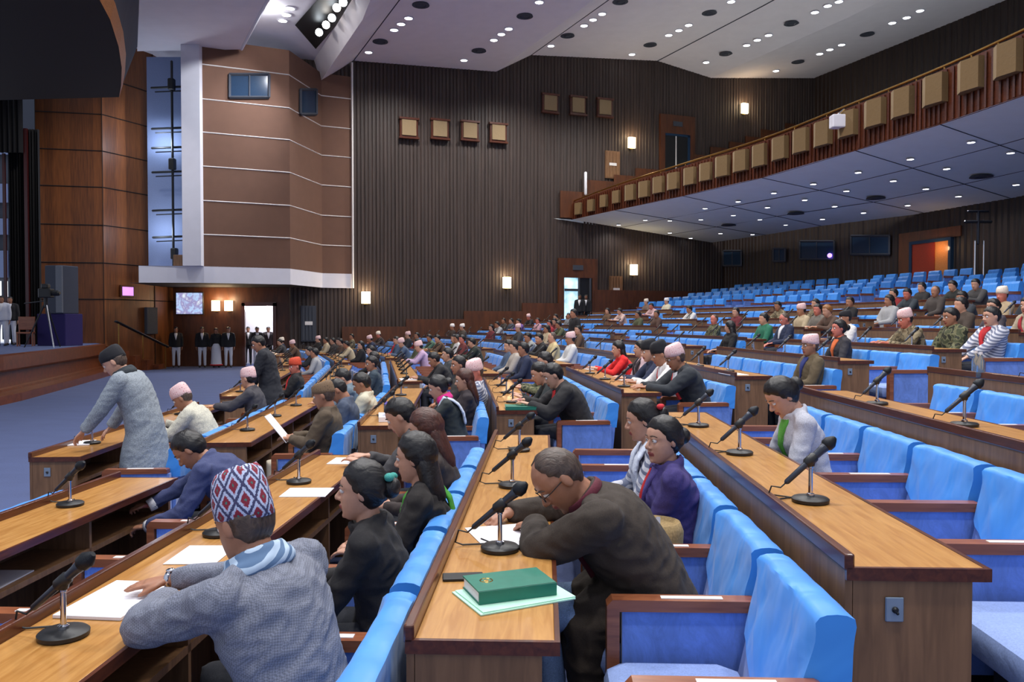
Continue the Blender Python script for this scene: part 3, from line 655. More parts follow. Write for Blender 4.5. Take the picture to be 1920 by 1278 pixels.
MID = [
 ((-1, 0, 3, .14, .0), dict(pose='back', fem=1, l2=14, hp=14, hair='long', hc='brownhair', jm=C_(52, 42, 40), skin='fair'), 'woman with long reddish brown hair, beside the woman in green scarf'),
 ((-1, 0, 4, .08, .0), dict(pose='desk', l1=16, l2=30, hp=30, hair='short', jm=C_(72, 70, 72), W=((-.12, .5, .79), (.12, .5, .79)), skin='fair'), 'man with thick dark hair in grey jacket, reaching towards the white paper pile'),
 ((-1, 1, 0, .05, .1), dict(pose='desk', fem=1, l1=8, l2=24, hp=22, hair='bun', jm=C_(44, 50, 50), scarf=C_(214, 40, 130), shawl=C_(190, 198, 214), shs=(-1,), skin='fair'), 'woman in pink scarf and pale shawl holding a purple leaflet'),
 ((-1, 1, 1, .1, 0), dict(pose='back', fem=1, hp=10, hair='long', hc='brownhair', jm=C_(48, 40, 44), skin='fair'), 'woman with long dark brown hair, left of the man in pale wool'),
 ((-1, 1, 2, .22, 0), dict(pose='back', hp=12, topi='topi_pink', hc='greyhair', jm=MT['stripe_pale'], skin='ruddy', hy=30), 'man in pale grey wool jacket and pink cap leaning back asleep'),
 ((-1, 1, 4, .1, 0), dict(pose='up', hp=4, hair='short', jm=C_(60, 56, 52), skin='skin', hy=20), 'man in dark jacket with reddish face, beyond the pale wool jacket'),
 ((-1, 2, 0, .0, 0), dict(pose='desk', l2=30, hp=26, hair='short', jm=blackc, skin='skin'), 'man in black jacket hunched over the desk with white papers'),
 ((-1, 2, 1, .08, 0), dict(pose='up', hair='short', jm=C_(58, 60, 62), skin='fair'), 'man in charcoal jacket just beyond the man hunched in black'),
 ((-2, 1, 0, .2, .0), dict(pose='back', l1=-16, l2=-2, nl=6, hp=14, py=.08, W=((-.1, .34, .74), (.1, .36, .74)), hy=-6, topi='topi_tan', tall=.8, hc='greyhair', jm=C_(84, 70, 54), tm=C_(206, 194, 172), skin='skin', g=1.12), 'man in brown jacket and tan cap, seen from behind, holding white paper'),
 ((-2, 1, 1, .26, .1), dict(pose='back', l1=-14, l2=4, nl=20, hp=34, py=.06, hair='bald', jm=C_(66, 76, 96), skin='skin', g=1.06), 'balding man in blue grey jacket bent over the left desk'),
 ((-2, 1, 2, .28, .1), dict(pose='back', hair='short', jm=C_(198, 192, 170), hp=24, skin='skin'), 'dark haired man in cream jacket behind the balding man'),
 ((-2, 1, 4, .12, .0), dict(pose='desk', hair='short', jm=C_(96, 112, 124), hp=30, skin='fair'), 'man in pale blue grey jacket writing near the far block'),
 ((-2, 2, 0, .1, .0), dict(pose='up', hair='short', jm=C_(52, 66, 78), shirt=white_c, skin='skin', hp=8, hy=20), 'man in dark teal jacket with black hair at the middle block desk end'),
 ((-3, 1, 2, .06, .05), dict(pose='write', l1=16, l2=38, hp=30, topi='topi_pink', hc='greyhair', jm=fabric('cream tweed', srgb(196, 192, 176), scale=120, var=.3), skin='skin', g=1.08), 'man in cream tweed jacket and pink cap bending at the front desk'),
 ((-3, 1, 5, .06, -.1), dict(pose='desk', l1=6, l2=16, hp=8, hy=-20, topi='topi_pink', jm=C_(62, 60, 66), skin='fair'), 'man in dark grey jacket and pink cap sitting before the standing man in black'),
 ((-3, 2, 0, -.12, -.25), dict(pose='stand', l1=6, l2=16, nl=18, hp=24, hy=12, hair='short', jm=C_(30, 32, 40), coat=.75, W=((-.2, .30, .85), (.22, .30, .85)), hdL=(0, .7, -.5), hdR=(0, .7, -.5), skin='skin', g=1.2, tm=C_(34, 36, 44)), 'standing man in black suit looking down at the front desk end'),
 ((-3, 2, 1, .1, .0), dict(pose='back', hp=6, hy=30, topi='topi_red', jm=blackc, sash=MT['red'], skin='ruddy'), 'man in orange red cap and black jacket with red ribbon'),
 ((0, 1, 0, .0, -.1), dict(pose='write', l1=16, l2=34, hp=26, hair='short', jm=blackc, shirt=MT['red'], W=((-.16, .52, .80), (.06, .56, .82)), skin='fair', g=1.22), 'man in black suit with red ribbon, leaning on the desk with green folder'),
 ((0, 1, 1, .0, .0), dict(pose='write', hair='short', jm=C_(40, 46, 48), hp=24, skin='fair'), 'dark suited man just beyond the man with red ribbon and green folder'),
 ((0, 1, 3, .08, .0), dict(pose='desk', hair='short', jm=MT['camo'], hp=14, skin='fair'), 'man in green camouflage jacket in the second block'),
 ((1, 1, 0, .04, .0), dict(pose='write', l1=14, l2=30, hp=20, topi='topi_pink', hc='greyhair', jm=C_(42, 46, 52), shirt=white_c, sash=MT['red'], W=((-.14, .58, .79), (.1, .58, .79)), glasses=1, g=1.2, skin='skin'), 'man in dark suit and pink cap with red ribbon at the desk end'),
 ((1, 1, 1, .04, .0), dict(pose='write', l1=14, l2=28, hp=18, topi='blackcap', tall=1.1, jm=C_(226, 222, 220), sash=MT['red'], shirt=white_c, skin='skin'), 'man in white shirt and tall black cap with red ribbon'),
 ((1, 1, 2, .04, .0), dict(pose='desk', hp=10, topi='blackcap', jm=navy, skin='fair', hy=10), 'man in navy suit and black cap, left of the white shirted man'),
 ((1, 1, 3, .1, .0), dict(pose='up', fem=1, hair='bun', jm=MT['stripe_bw'], shawl=white_c, skin='fair', hy=34), 'woman in black and white striped shawl facing the camera'),
 ((1, 1, 4, .1, .0), dict(pose='up', fem=1, hair='bun', jm=C_(206, 176, 180), shawl=C_(48, 40, 46), skin='fair', hy=-6), 'woman in dark shawl over pale pink, between striped shawl and red shawl'),
 ((1, 1, 5, .06, .0), dict(pose='desk', fem=1, hair='long', jm=C_(220, 36, 36), skin='fair', hp=8), 'woman in bright red shawl with long black hair'),
 ((2, 1, 0, .14, .05), dict(pose='back', l2=6, hp=0, hy=8, topi='topi_pink', tall=.95, jm=C_(94, 80, 58), shirt=C_(40, 50, 110), skin='skin', glasses=1, hc='greyhair', sc=.93), 'man in brown jacket and pink cap with blue shirt, leaning back'),
 ((3, 1, 2, .04, .0), dict(pose='up', fem=1, hair='bun', jm=C_(52, 50, 56), collar=C_(220, 110, 60), shirt=C_(220, 110, 60), skin='ruddy', hp=2), 'woman in dark jacket with orange collar behind the pink capped man'),
 ((4, 1, 5, .04, .0), dict(pose='up', topi='blackcap', jm=C_(216, 212, 208), skin='skin', tall=.8), 'man in white jacket and black cap in the right middle rows'),
 ((4, 1, 0, .1, .05), dict(pose='back', hair='short', jm=MT['stripe_pale'], shirt=C_(170, 28, 36), sash=MT['red'], hp=4, skin='fair', W=((-.14, .36, .62), (.05, .38, .62))), 'man in white striped jacket with broad red scarf at the right'),
 ((4, 1, 2, .02, .0), dict(pose='desk', topi='topi_pink', jm=MT['camo_tan'], skin='ruddy', hp=12), 'man in tan camouflage jacket and pink cap at the right'),
 ((4, 1, 1, .08, .0), dict(pose='up', hair='short', jm=MT['camo'], skin='skin', hp=8), 'dark haired man in camouflage jacket right of the pink capped man'),
 ((5, 1, 1, .06, .0), dict(pose='up', fem=1, hair='long', jm=C_(176, 160, 138), sash=C_(150, 30, 40), skin='fair', hy=20), 'woman in beige jacket with dark red scarf at right edge'),
 ((5, 1, 2, .06, .0), dict(pose='up', fem=1, hair='bun', jm=C_(70, 64, 72), shirt=white_c, skin='fair', hy=20), 'woman with white blouse left of the beige jacketed woman'),
 ((4, 2, 0, .08, .0), dict(pose='back', hair='bald', hc='greyhair', jm=navy, shirt=white_c, skin='ruddy', hp=16), 'bald man in navy jacket and white shirt, at the middle rows desk end'),
 ((3, 2, 0, .14, .0), dict(pose='back', fem=1, hair='long', jm=C_(24, 22, 24), skin='fair', hy=-50), 'woman with very long black hair, dressed in black, turned away'),
]
for (a, S, lab) in NEAR: put_person(S, 0, *seat_place(*a), lab)
for q, (a, S, lab) in enumerate(MID): S['seed'] = q*3.7; S.setdefault('trousers', 1); put_person(S, 1, *seat_place(*a), lab)
TAKEN = {a[:3] for a, S, lab in NEAR + MID}
# far people: photo position of the head picks the seat they are built in
FAR = [
 (508, 634, 'topi_cream', navy, 'in navy jacket and cream cap'), (558, 630, 'topi_pink', C_(90, 66, 50), 'in brown jacket and pink cap'), (582, 628, 'topi_pink', blackc, 'in black jacket and pink cap'),
 (548, 650, 'hair', C_(110, 96, 84), 'in grey brown jacket'), (592, 646, 'hair', C_(30, 30, 36), 'in black jacket with black hair'), (650, 628, 'hair', MT['camo_tan'], 'in tan camouflage jacket'),
 (640, 646, 'hair', C_(84, 62, 48), 'in dark brown jacket'), (720, 624, 'topi_cream', C_(70, 60, 58), 'in dark jacket and cream cap'), (764, 628, 'topi_pink', C_(44, 44, 50), 'in charcoal jacket and pink cap'),
 (790, 632, 'hair', C_(120, 24, 34), 'in dark red jacket'), (797, 643, 'topi_pink', C_(190, 160, 190), 'in mauve jacket and pink cap'), (733, 642, 'long', C_(214, 24, 30), 'in bright red shawl'),
 (622, 632, 'hair', C_(60, 52, 50), 'in dark jacket near the fluted wall'), (815, 640, 'hair', C_(80, 110, 90), 'in green grey jacket'), (845, 640, 'hair', MT['camo'], 'in camouflage jacket'), (874, 638, 'hair', C_(110, 50, 48), 'in maroon jacket'), (895, 640, 'hair', C_(40, 46, 40), 'in dark green jacket'),
 (848, 604, 'topi_white', C_(60, 48, 44), 'in dark jacket and white cap'), (863, 598, 'topi_white', C_(74, 66, 60), 'in grey jacket and white cap'), (985, 588, 'topi_pink', C_(40, 36, 40), 'in black jacket and pink cap'),
 (955, 592, 'hair', C_(70, 76, 90), 'in blue grey jacket'), (935, 600, 'hair', C_(66, 60, 56), 'in brown grey jacket'), (978, 602, 'hair', C_(110, 80, 150), 'in purple jacket'), (1005, 598, 'hair', C_(196, 150, 160), 'in pale pink jacket'),
 (1040, 642, 'bald', C_(206, 186, 140), 'with bald head in cream jacket'), (1000, 642, 'hair', C_(150, 152, 150), 'in pale grey patterned jacket'), (962, 636, 'hair', C_(170, 160, 150), 'in light beige jacket'),
 (1028, 606, 'hair', C_(150, 30, 40), 'in red scarf and dark hair'), (1050, 594, 'hair', C_(90, 76, 60), 'in olive brown jacket'), (1066, 598, 'hair', C_(120, 124, 130), 'in grey jacket by the far door'),
 (1218, 568, 'topi_cream', C_(120, 100, 92), 'in brown jacket and cream cap'), (1233, 572, 'hair', C_(196, 160, 160), 'in pale jacket'), (1252, 565, 'topi_white', C_(206, 200, 176), 'in cream jacket and white cap'), (1236, 592, 'hair', C_(84, 60, 50), 'with white ribbon'), (1166, 580, 'hair', C_(200, 170, 160), 'in pale pink top'),
 (1340, 598, 'bald', MT['camo'], 'with red face in camouflage jacket'), (1428, 590, 'hair', C_(40, 110, 84), 'in green vest'), (1456, 568, 'hair', MT['camo_tan'], 'with beard in camouflage jacket'), (1510, 566, 'hair', MT['camo_tan'], 'in camouflage jacket with brown hair'),
 (1520, 590, 'hair', C_(110, 104, 96), 'in grey brown jacket'), (1562, 578, 'blond', C_(84, 62, 50), 'with orange brown hair'), (1590, 566, 'hair', blackc, 'in black jacket with dark hair'),
 (1682, 554, 'hair', C_(130, 28, 34), 'in dark red vest'), (1710, 556, 'hair', C_(50, 58, 66), 'in dark slate jacket'), (1724, 544, 'hair', C_(40, 38, 38), 'in black jacket near rear door'), (1760, 542, 'bald', C_(70, 62, 58), 'with bald pink head'),
 (1795, 540, 'hair', C_(46, 48, 46), 'in dark green black jacket'), (1862, 538, 'topi_cream', C_(170, 150, 120), 'in tan jacket and cream cap'), (1815, 578, 'hair', C_(70, 58, 50), 'in brown jacket with black hair'), (1875, 568, 'hair', C_(48, 54, 62), 'in slate jacket with neat hair'), (1910, 545, 'hair', C_(36, 40, 50), 'in dark suit at the right edge'),
]
FK = {}
def far_shape(S, key):
    if key not in FK: FK[key] = build_person(S, 2)
    return FK[key]
cand = []
for n in range(-3, 14):
    for k in range(5):
        for i in range(nseat(n, k)):
            if (n, k, i) not in TAKEN:
                x, y = loc(n, k, seat_s(n, k, i), .5)
                if y > 11: cand.append(((n, k, i), proj(x, y, fz(n) + 1.18), y))
for q, (px, py, head, jm, words) in enumerate(FAR):
    best = min((c for c in cand if c[0] not in TAKEN), key=lambda c: abs(c[1][0] - px) + 1.6*abs(c[1][1] - py) - .25*c[2])
    TAKEN.add(best[0]); n, k, i = best[0]
    S = dict(pose=('up', 'desk', 'back')[q % 3], hair={'bald': 'bald', 'long': 'long'}.get(head, 'short'), hc={'blond': 'blondhair', 'bald': 'greyhair'}.get(head, 'hair'), jm=jm, skin=('fair', 'skin', 'fair', 'ruddy')[q % 4])
    if head.startswith('topi'): S['topi'] = head
    key = (S['pose'], S['hair'], bool(S.get('topi')), q % 2); S['hy'] = (0, 22)[q % 2]
    sh = far_shape(S, key)
    p, rz = seat_place(n, k, i, .04)
    put_person(S, 2, p, rz, 'person %s, %s, %s' % (words, ROWW(n), BLK[k]), None, sh)
def FWY(px):
    a = (px - 960)/FPX; return (34 + .386*11)/(1 - .386*a) - .55
MORE = [(530, 642), (612, 640), (670, 640), (700, 632), (745, 634), (776, 642), (832, 630), (862, 640), (918, 612), (942, 614), (968, 612), (1015, 614), (1022, 628), (985, 650), (945, 652), (1055, 612), (1076, 612), (1070, 630), (1044, 602), (602, 662), (628, 668), (655, 655), (710, 655), (735, 670), (762, 662), (1190, 585), (1130, 590), (1300, 580), (1385, 575), (1650, 560), (1835, 552), (1500, 592)]
HUE = [('dark grey', C_(70, 68, 68)), ('navy blue', navy), ('brown', C_(96, 72, 54)), ('pale grey', C_(160, 160, 162)), ('black', blackc), ('olive green', C_(84, 88, 62)), ('maroon', C_(104, 36, 44)), ('beige', C_(182, 164, 134)), ('slate blue', C_(72, 88, 112)), ('white', C_(210, 208, 206))]
for q, (px, py) in enumerate(MORE):
    best = min((c for c in cand if c[0] not in TAKEN), key=lambda c: abs(c[1][0] - px) + 1.6*abs(c[1][1] - py) - .25*c[2])
    TAKEN.add(best[0]); n, k, i = best[0]; w, jm = HUE[(q*7) % 10]; cap = (q % 7 == 3)
    S = dict(pose=('desk', 'up', 'back')[q % 3], hair=('short', 'short', 'long')[q % 3] if not cap else 'short', hc='hair', jm=jm, skin=('fair', 'skin')[q % 2], hy=(22, 0)[q % 2])
    if cap: S['topi'] = 'topi_pink'
    p, rz = seat_place(n, k, i, .04)
    put_person(S, 2, p, rz, 'person in %s jacket%s, %s, %s, %s seat' % (w, ' and pink cap' if cap else '', ROWW(n), BLK[k], ORD[i]), None, far_shape(S, (S['pose'], S['hair'], cap, 1 - q % 2)))
# people standing along the walls, in doorways and on the stage
def stander(p, rz, lab, jm, tm=None, key='m', **kw):
    S = dict(pose='stand', jm=jm, tm=tm, trousers=1, **kw); sh = far_shape(S, ('stand', key))
    put_person(S, 2, p, rz, lab, None, sh)
FACE = PI + .35
gx = lambda px, y: (px - 960)/FPX*y
wt = C_(206, 208, 220)
for px, lab in ((330, 'attendant in black jacket and white trousers under the television, leftmost of four'), (379, 'attendant in black jacket and white trousers, second of four by the recess wall'), (428, 'attendant in black jacket and white trousers beside the lower doorway')):
    stander((gx(px, 33.9), 33.9, 0), FACE, lab, C_(26, 26, 30), wt, 'guard', skin='skin', shirt=white_c)
stander((gx(405, 33.9), 33.9, 0), FACE, 'attendant in black jacket and long white skirt with red hem', C_(26, 26, 30), wt, 'guardf', skin='skin', skirt=1, hem=1, fem=1, hair='bun')
for px, y, lab, jm in ((465, 35.9, 'dark suited person standing at left of the bright doorway', C_(30, 30, 34)), (482, 35.2, 'person in black jacket and white front standing in the bright doorway', C_(36, 34, 38)), (503, 36.0, 'dark suited person standing at right of the bright doorway', C_(40, 30, 34))):
    stander((gx(px, y), y, 0), FACE, lab, jm, wt if px == 482 else C_(40, 40, 46), 'guard', skin='skin', shirt=white_c)
for px, y, lab in ((1087, 41.35, 'dark figure standing in the open far doorway, left'), (1099, 41.5, 'dark figure standing in the open far doorway, right')):
    stander((gx(px, FWY(px)), FWY(px), 1.55), FACE - .6, lab, C_(22, 22, 28), C_(24, 24, 30), 'guard', skin='dark', shirt=white_c)
for px, y, lab in ((4, 27.5, 'person in white trousers standing on the stage at the left edge'), (20, 28.2, 'person in dark jacket and white trousers on stage by the curtain')):
    stander((gx(px, y), y, 1.1), FACE, lab, wt if px == 4 else C_(30, 28, 32), wt, 'guard', skin='skin', shirt=white_c)
stander((*loc(2, 2, frame(2, 2)[3] - .1, .5), fz(2)), PI/2 + .4, 'person in black suit standing among the far rows below the open door', C_(32, 30, 34), C_(30, 30, 34), 'man', skin='skin')

# things held in the hand
def held(n, k, i, du, ds, off, w, l, tilt, mat, name, lab):
    p, rz = seat_place(n, k, i, du, ds); q = Matrix.Rotation(rz, 3, 'Z') @ V(off); m = MB(); m.box(-w/2, w/2, -l/2, l/2, -.002, .002)
    m.xf(Matrix.Rotation(tilt, 4, 'X')); tag(m.build(name, mat, loc=V(p) + q, rotz=rz), lab, name)
held(-2, 1, 0, .2, 0, (.0, .47, .83), .24, .32, .9, MT['paper'], 'paper', 'white paper held by the man in tan cap')
held(-1, 1, 0, .05, .1, (-.02, .60, .87), .26, .2, .6, C_(82, 66, 150), 'leaflet', 'purple leaflet held by the woman in pink scarf')
FW = lambda x: 34 + .386*(x + 11)                 # the far side wall, in plan
FWP, FWN = V((-11, 34, 0)), V((.386, -1, 0)).normalized()
FWT = V((1, .386, 0)).normalized()
def solve_r(x, y):
    a, b = -20, 30
    for _ in range(50):
        m = (a + b)/2
        if row_x(m, y) < x: a = m
        else: b = m
    return a
def strip(m, pts, z0, z1, mi=0):
    for p, q in zip(pts, pts[1:]):
        a0, a1 = (z0, z0) if not isinstance(z0, tuple) else z0
        m.add([(p[0], p[1], z0), (q[0], q[1], z0), (q[0], q[1], z1), (p[0], p[1], z1)], [(0, 1, 2, 3)], mi)
def fluted(pts, pitch, depth):
    """zigzag line of ribs along a plan line; ribs stand out to the right-hand normal"""
    out = []
    for p, q in zip(pts, pts[1:]):
        p, q = V((p[0], p[1], 0)), V((q[0], q[1], 0)); d = (q - p); L = d.length; d.normalize(); n = V((d.y, -d.x, 0))
        k = max(1, int(L/pitch)); w = L/k
        for i in range(k):
            dd = depth*(.6 + .4*((i*7) % 5)/4)
            for t, o in ((0, 0), (.18, dd), (.72, dd), (.9, 0)): out.append(p + d*(w*(i + t)) + n*o)
    out.append(q); return out

# ---- floor and tiers ----
m = MB(); m.add([(-24, -6, 0), (16, -6, 0), (16, 46, 0), (-24, 46, 0)], [(0, 1, 2, 3)])
struct(m.build('floor', MT['carpet']))
TY = [-4, 2, 5, 7, 9.5, 12, 14, 17, 20, 23, 26, 29, 32, 35, 38, 41, 44]
m = MB()
for n in range(-2, 15):
    a = n - .41/1.3; z0, z = fz(n - 1), fz(n)
    lo = [(row_x(a, y), y) for y in TY if y < FW(row_x(a, y)) - .02]; lo.append((row_x(a, FW(0) + .38*row_x(a, 38)), FW(row_x(a, 38))))
    strip(m, lo, z0 - .02, z)
    for i in range(len(lo) - 1):
        b = [(row_x(a + 1, p[1]), p[1]) for p in (lo[i], lo[i + 1])]
        if n == 14: b = [(x + 3, y) for x, y in b]
        m.add([(*lo[i], z), (*b[0], z), (*b[1], z), (*lo[i + 1], z)], [(0, 1, 2, 3)])
struct(m.build('floor_tiers', MT['carpet']))

# ---- far side wall, fluted ----
m = MB(); strip(m, fluted([(-9.6, FW(-9.6)), (-.8, FW(-.8)), (.9, FW(.9)), (7.4, FW(7.4)), (18, FW(18))], .17, .045), 0, 16)
struct(m.build('wall_far', MT['flute']))
m = MB()
for px0, px1, yt in ((640, 760, 612), (760, 868, 598), (868, 977, 583), (977, 1050, 568), (1112, 1330, 545)):
    p, q, t = at_plane(px0, 600, FWP, FWN), at_plane(px1, 600, FWP, FWN), at_plane((px0 + px1)/2, yt, FWP, FWN)
    nn = -FWN if FWN.y > 0 else FWN
    v = [(*(a + nn*o).xy, z) for o in (.1, .18) for a, z in ((p, 0), (q, 0), (q, t.z), (p, t.z))]
    m.add(v, [(0, 1, 2, 3), (4, 7, 6, 5), (3, 2, 6, 7), (0, 3, 7, 4), (1, 5, 6, 2)])
struct(m.build('trim_1', MT['dado']))
# ---- rear wall below the balcony, upper rear wall ----
RW = [(row_x(14.1, y), y) for y in (-2, 5, 11, 16, 20, 24, 27.4, 31, 34, 37, 40)]; RW.append((row_x(14.1, 42.3), 42.6))
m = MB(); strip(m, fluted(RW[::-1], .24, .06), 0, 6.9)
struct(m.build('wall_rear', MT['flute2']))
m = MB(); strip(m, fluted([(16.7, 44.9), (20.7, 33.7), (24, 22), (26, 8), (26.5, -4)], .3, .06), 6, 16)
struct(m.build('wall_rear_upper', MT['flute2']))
# ---- main ceiling in long folds that follow the rows ----
CX = [(-7, 13.43), (-.76, 13.70), (.9, 14.69), (7.4, 15.23), (10.43, 14.72), (17.2, 15.5)]
CR = [solve_r(x, FW(x)) for x, z in CX]; CY = [-4, 3, 8, 12, 16, 20, 23, 26, 28, 30, 32, 34, 36, 38, 40, 42, 45.5]
m = MB()
for j in range(5):
    for y0, y1 in zip(CY, CY[1:]):
        q = [(row_x(CR[j], y0), y0, CX[j][1]), (row_x(CR[j + 1], y0), y0, CX[j + 1][1]), (row_x(CR[j + 1], y1), y1, CX[j + 1][1]), (row_x(CR[j], y1), y1, CX[j][1])]
        m.add(q, [(3, 2, 1, 0)])
struct(m.build('ceiling', MT['ceil']))
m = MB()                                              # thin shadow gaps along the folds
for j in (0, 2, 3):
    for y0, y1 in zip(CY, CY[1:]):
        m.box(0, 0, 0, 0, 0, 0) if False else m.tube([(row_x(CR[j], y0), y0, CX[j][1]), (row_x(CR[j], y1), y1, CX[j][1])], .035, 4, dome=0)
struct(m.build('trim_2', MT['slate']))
# lighting beam, recess and lower soffit at the proscenium end
R0 = solve_r(-8.26, 34.9)
m = MB()
for y0, y1 in zip(CY[:-4], CY[1:-3]):
    y1 = min(y1, 35.4)
    if y0 >= y1: continue
    A, B, C2 = CR[0], R0, R0 - .22
    m.add([(row_x(A, y0), y0, 13.43), (row_x(A, y1), y1, 13.43), (row_x(B, y1), y1, 12.39), (row_x(B, y0), y0, 12.39)], [(0, 1, 2, 3)])
    m.add([(row_x(B, y0), y0, 12.39), (row_x(B, y1), y1, 12.39), (row_x(C2, y1), y1, 13.3), (row_x(C2, y0), y0, 13.3)], [(0, 1, 2, 3)])
struct(m.build('ceiling_beam', MT['ceil']))
m = MB(); m.add([(-17, 18, 13.25), (row_x(R0, 18), 18, 13.25), (row_x(R0, 26), 26, 13.25), (row_x(R0, 35), 35.6, 13.25), (-17, 36, 13.25)], [(4, 3, 2, 1, 0)])
struct(m.build('ceiling_recess', MT['white']))
m = MB(); pl = [(-14.5, 31.2), (-10.4, 31.0), (-7.8, 26), (-4.6, 19), (-3.6, 15), (-7.5, 15), (-9, 20), (-12, 26)]
m.prism(pl, 12.39, 13.2); struct(m.build('ceiling_soffit', MT['ceil']))
m = MB(); m.tube([(-10.4, 31.0, 12.4), (-7.8, 26, 12.4), (-4.6, 19, 12.4)], .06, 6); struct(m.build('trim_12', MT['paper']))  # white strip draws the lit right edge of the soffit
# dark canopy over the stage
CE = [(-6.2, 8), (-8.0, 14), (-8.9, 17.4), (-9.26, 18.6), (-9.95, 20.4), (-10.7, 22.1), (-11.5, 23.7), (-12.2, 25)]
m = MB(); bk = [(-24, 26), (-24, 8)]
m.add([(x, y, 8.89) for x, y in CE + bk], [tuple(range(len(CE) + 2))])
m.add([(-24, 26, 8.89), (-12.2, 25, 8.89), (-12.2, 25, 12), (-24, 26, 12)], [(0, 1, 2, 3)])
struct(m.build('ceiling_canopy', MT['canopy']))
m = MB()
for p, q in zip(CE, CE[1:]):
    m.add([(*p, 8.87), (*q, 8.87), (q[0] + .12, q[1], 9.25), (p[0] + .12, p[1], 9.25)], [(0, 1, 2, 3)])
struct(m.build('trim_3', MT['rim']))
m = MB(); UE = [(-6.0, 11), (-7.5, 15), (-8.2, 17.5), (-8.9, 19.6), (-10.1, 22), (-11.3, 24.5), (-12.7, 27.5), (-14.4, 31)]
for (p, q), (a, b) in zip(zip(CE, CE[1:]), zip(UE, UE[1:])):
    m.add([(p[0] + .1, p[1], 9.25), (q[0] + .1, q[1], 9.25), (*b, 12.5), (*a, 12.5)], [(0, 1, 2, 3)])
struct(m.build('wall_canopy', MT['slate']))

# ---- wooden proscenium wall on the left ----
P = [(-19.5, 30.6), (-18.2, 30.7), (-15.9, 31.2), (-14.9, 33.4), (-14.7, 34.8)]
m = MB(); strip(m, P[1:], 0, 13)
struct(m.build('wall_left', MT['veneer']))
m = MB()
for z in (2.81, 4.22, 5.68, 7.15, 8.55, 9.96, 11.4):
    for p, q in zip(P[1:], P[2:]): m.tube([(p[0] + .01, p[1] - .01, z), (q[0] + .01, q[1] - .01, z)], .02, 4, dome=0)
for p in P[1:4]: m.tube([(p[0] + .01, p[1] - .02, 0), (p[0] + .01, p[1] - .02, 13)], .015, 4, dome=0)
struct(m.build('trim_4', MT['canopy']))
# back wall of the foyer recess beneath the booth, with its doorway
def wall_hole(m, p, q, z1, x0, x1, zt):
    """wall from p to q with a doorway between fractions x0..x1, height zt"""
    p, q = V((*p, 0)), V((*q, 0)); L = lambda t, z: tuple((p + (q - p)*t)[:2]) + (z,)
    m.add([L(0, 0), L(x0, 0), L(x0, z1), L(0, z1)], [(0, 1, 2, 3)]); m.add([L(x1, 0), L(1, 0), L(1, z1), L(x1, z1)], [(0, 1, 2, 3)])
    m.add([L(x0, zt), L(x1, zt), L(x1, z1), L(x0, z1)], [(0, 1, 2, 3)])
RCY = 34.75
m = MB(); wall_hole(m, (-14.8, RCY), (-9.55, RCY), 4.2, (-11.58 + 14.8)/5.25, (-10.36 + 14.8)/5.25, 2.62)
struct(m.build('wall_recess', MT['dado']))
m = MB()
m.box(-11.72, -11.58, RCY - .08, RCY + .05, 0, 2.75); m.box(-10.36, -10.22, RCY - .08, RCY + .05, 0, 2.75); m.box(-11.72, -10.22, RCY - .08, RCY + .05, 2.62, 2.78)
d = struct(m.build('door_1', MT['edge']))
m = MB(); m.box(-12.6, -9.3, 37.2, 37.3, 0, 3); m.box(-12.6, -9.3, RCY + .1, 37.2, 2.95, 3.0); m.box(-12.7, -12.6, RCY + .1, 37.3, 0, 3); m.box(-9.4, -9.3, RCY + .1, 37.3, 0, 3)
struct(m.build('wall_corridor', MT['white']))
# underside of the booth
Q = [(-14.2, 30.5), (-11.8, 30.7), (-8.85, 32), (-8.26, 34.9), (-7.05, 35.45)]
m = MB(); m.add([(-14.6, 30.5, 3.42)] + [(*p, 3.42) for p in Q[1:]] + [(-9, 35.2, 3.42), (-14.9, 34.8, 3.42)], [tuple(range(7))])
struct(m.build('ceiling_booth', MT['canopy']))
m = MB(); strip(m, [(-14.2, 30.48)] + Q[1:], 3.42, 4.06); m.add([(-14.2, 30.48, 3.42), (-14.2, 30.48, 4.06), (-14.6, 33, 4.06), (-14.6, 33, 3.42)], [(0, 1, 2, 3)])
m.add([(-14.2, 30.48, 4.06), (-12.45, 30.6, 4.06), (-12.45, 32.2, 4.06), (-14.6, 32.2, 4.06)], [(0, 1, 2, 3)])
struct(m.build('trim_5', MT['white']))
m = MB(); m.box(-12.5, -11.8, 30.42, 30.8, 4.06, 12.6); struct(m.build('trim_6', MT['white']))
m = MB(); strip(m, [(-11.8, 30.7)] + Q[2:], 4.05, 12.7); struct(m.build('wall_booth', MT['brownwall']))
m = MB()
for z in (11.73, 10.42, 9.16, 7.87, 6.56, 5.27):
    for p, q in zip(Q[1:], Q[2:]):
        m.tube([(p[0], p[1] - .01, z), (q[0], q[1] - .01, z)], .022, 4, dome=0)
m.tube([(-7.02, 35.35, 3.42), (-7.02, 35.35, 13.3)], .05, 4, dome=0)
struct(m.build('trim_7', MT['label']))
m = MB(); m.add([(-14.6, 32.2, 4.06), (-12.4, 32.2, 4.06), (-12.4, 32.2, 12.5), (-14.6, 32.2, 12.5)], [(0, 1, 2, 3)])
m.add([(-12.45, 30.6, 4.06), (-12.45, 32.2, 4.06), (-12.45, 32.2, 12.5), (-12.45, 30.6, 12.5)], [(0, 3, 2, 1)])
struct(m.build('wall_niche', MT['bluewin']))
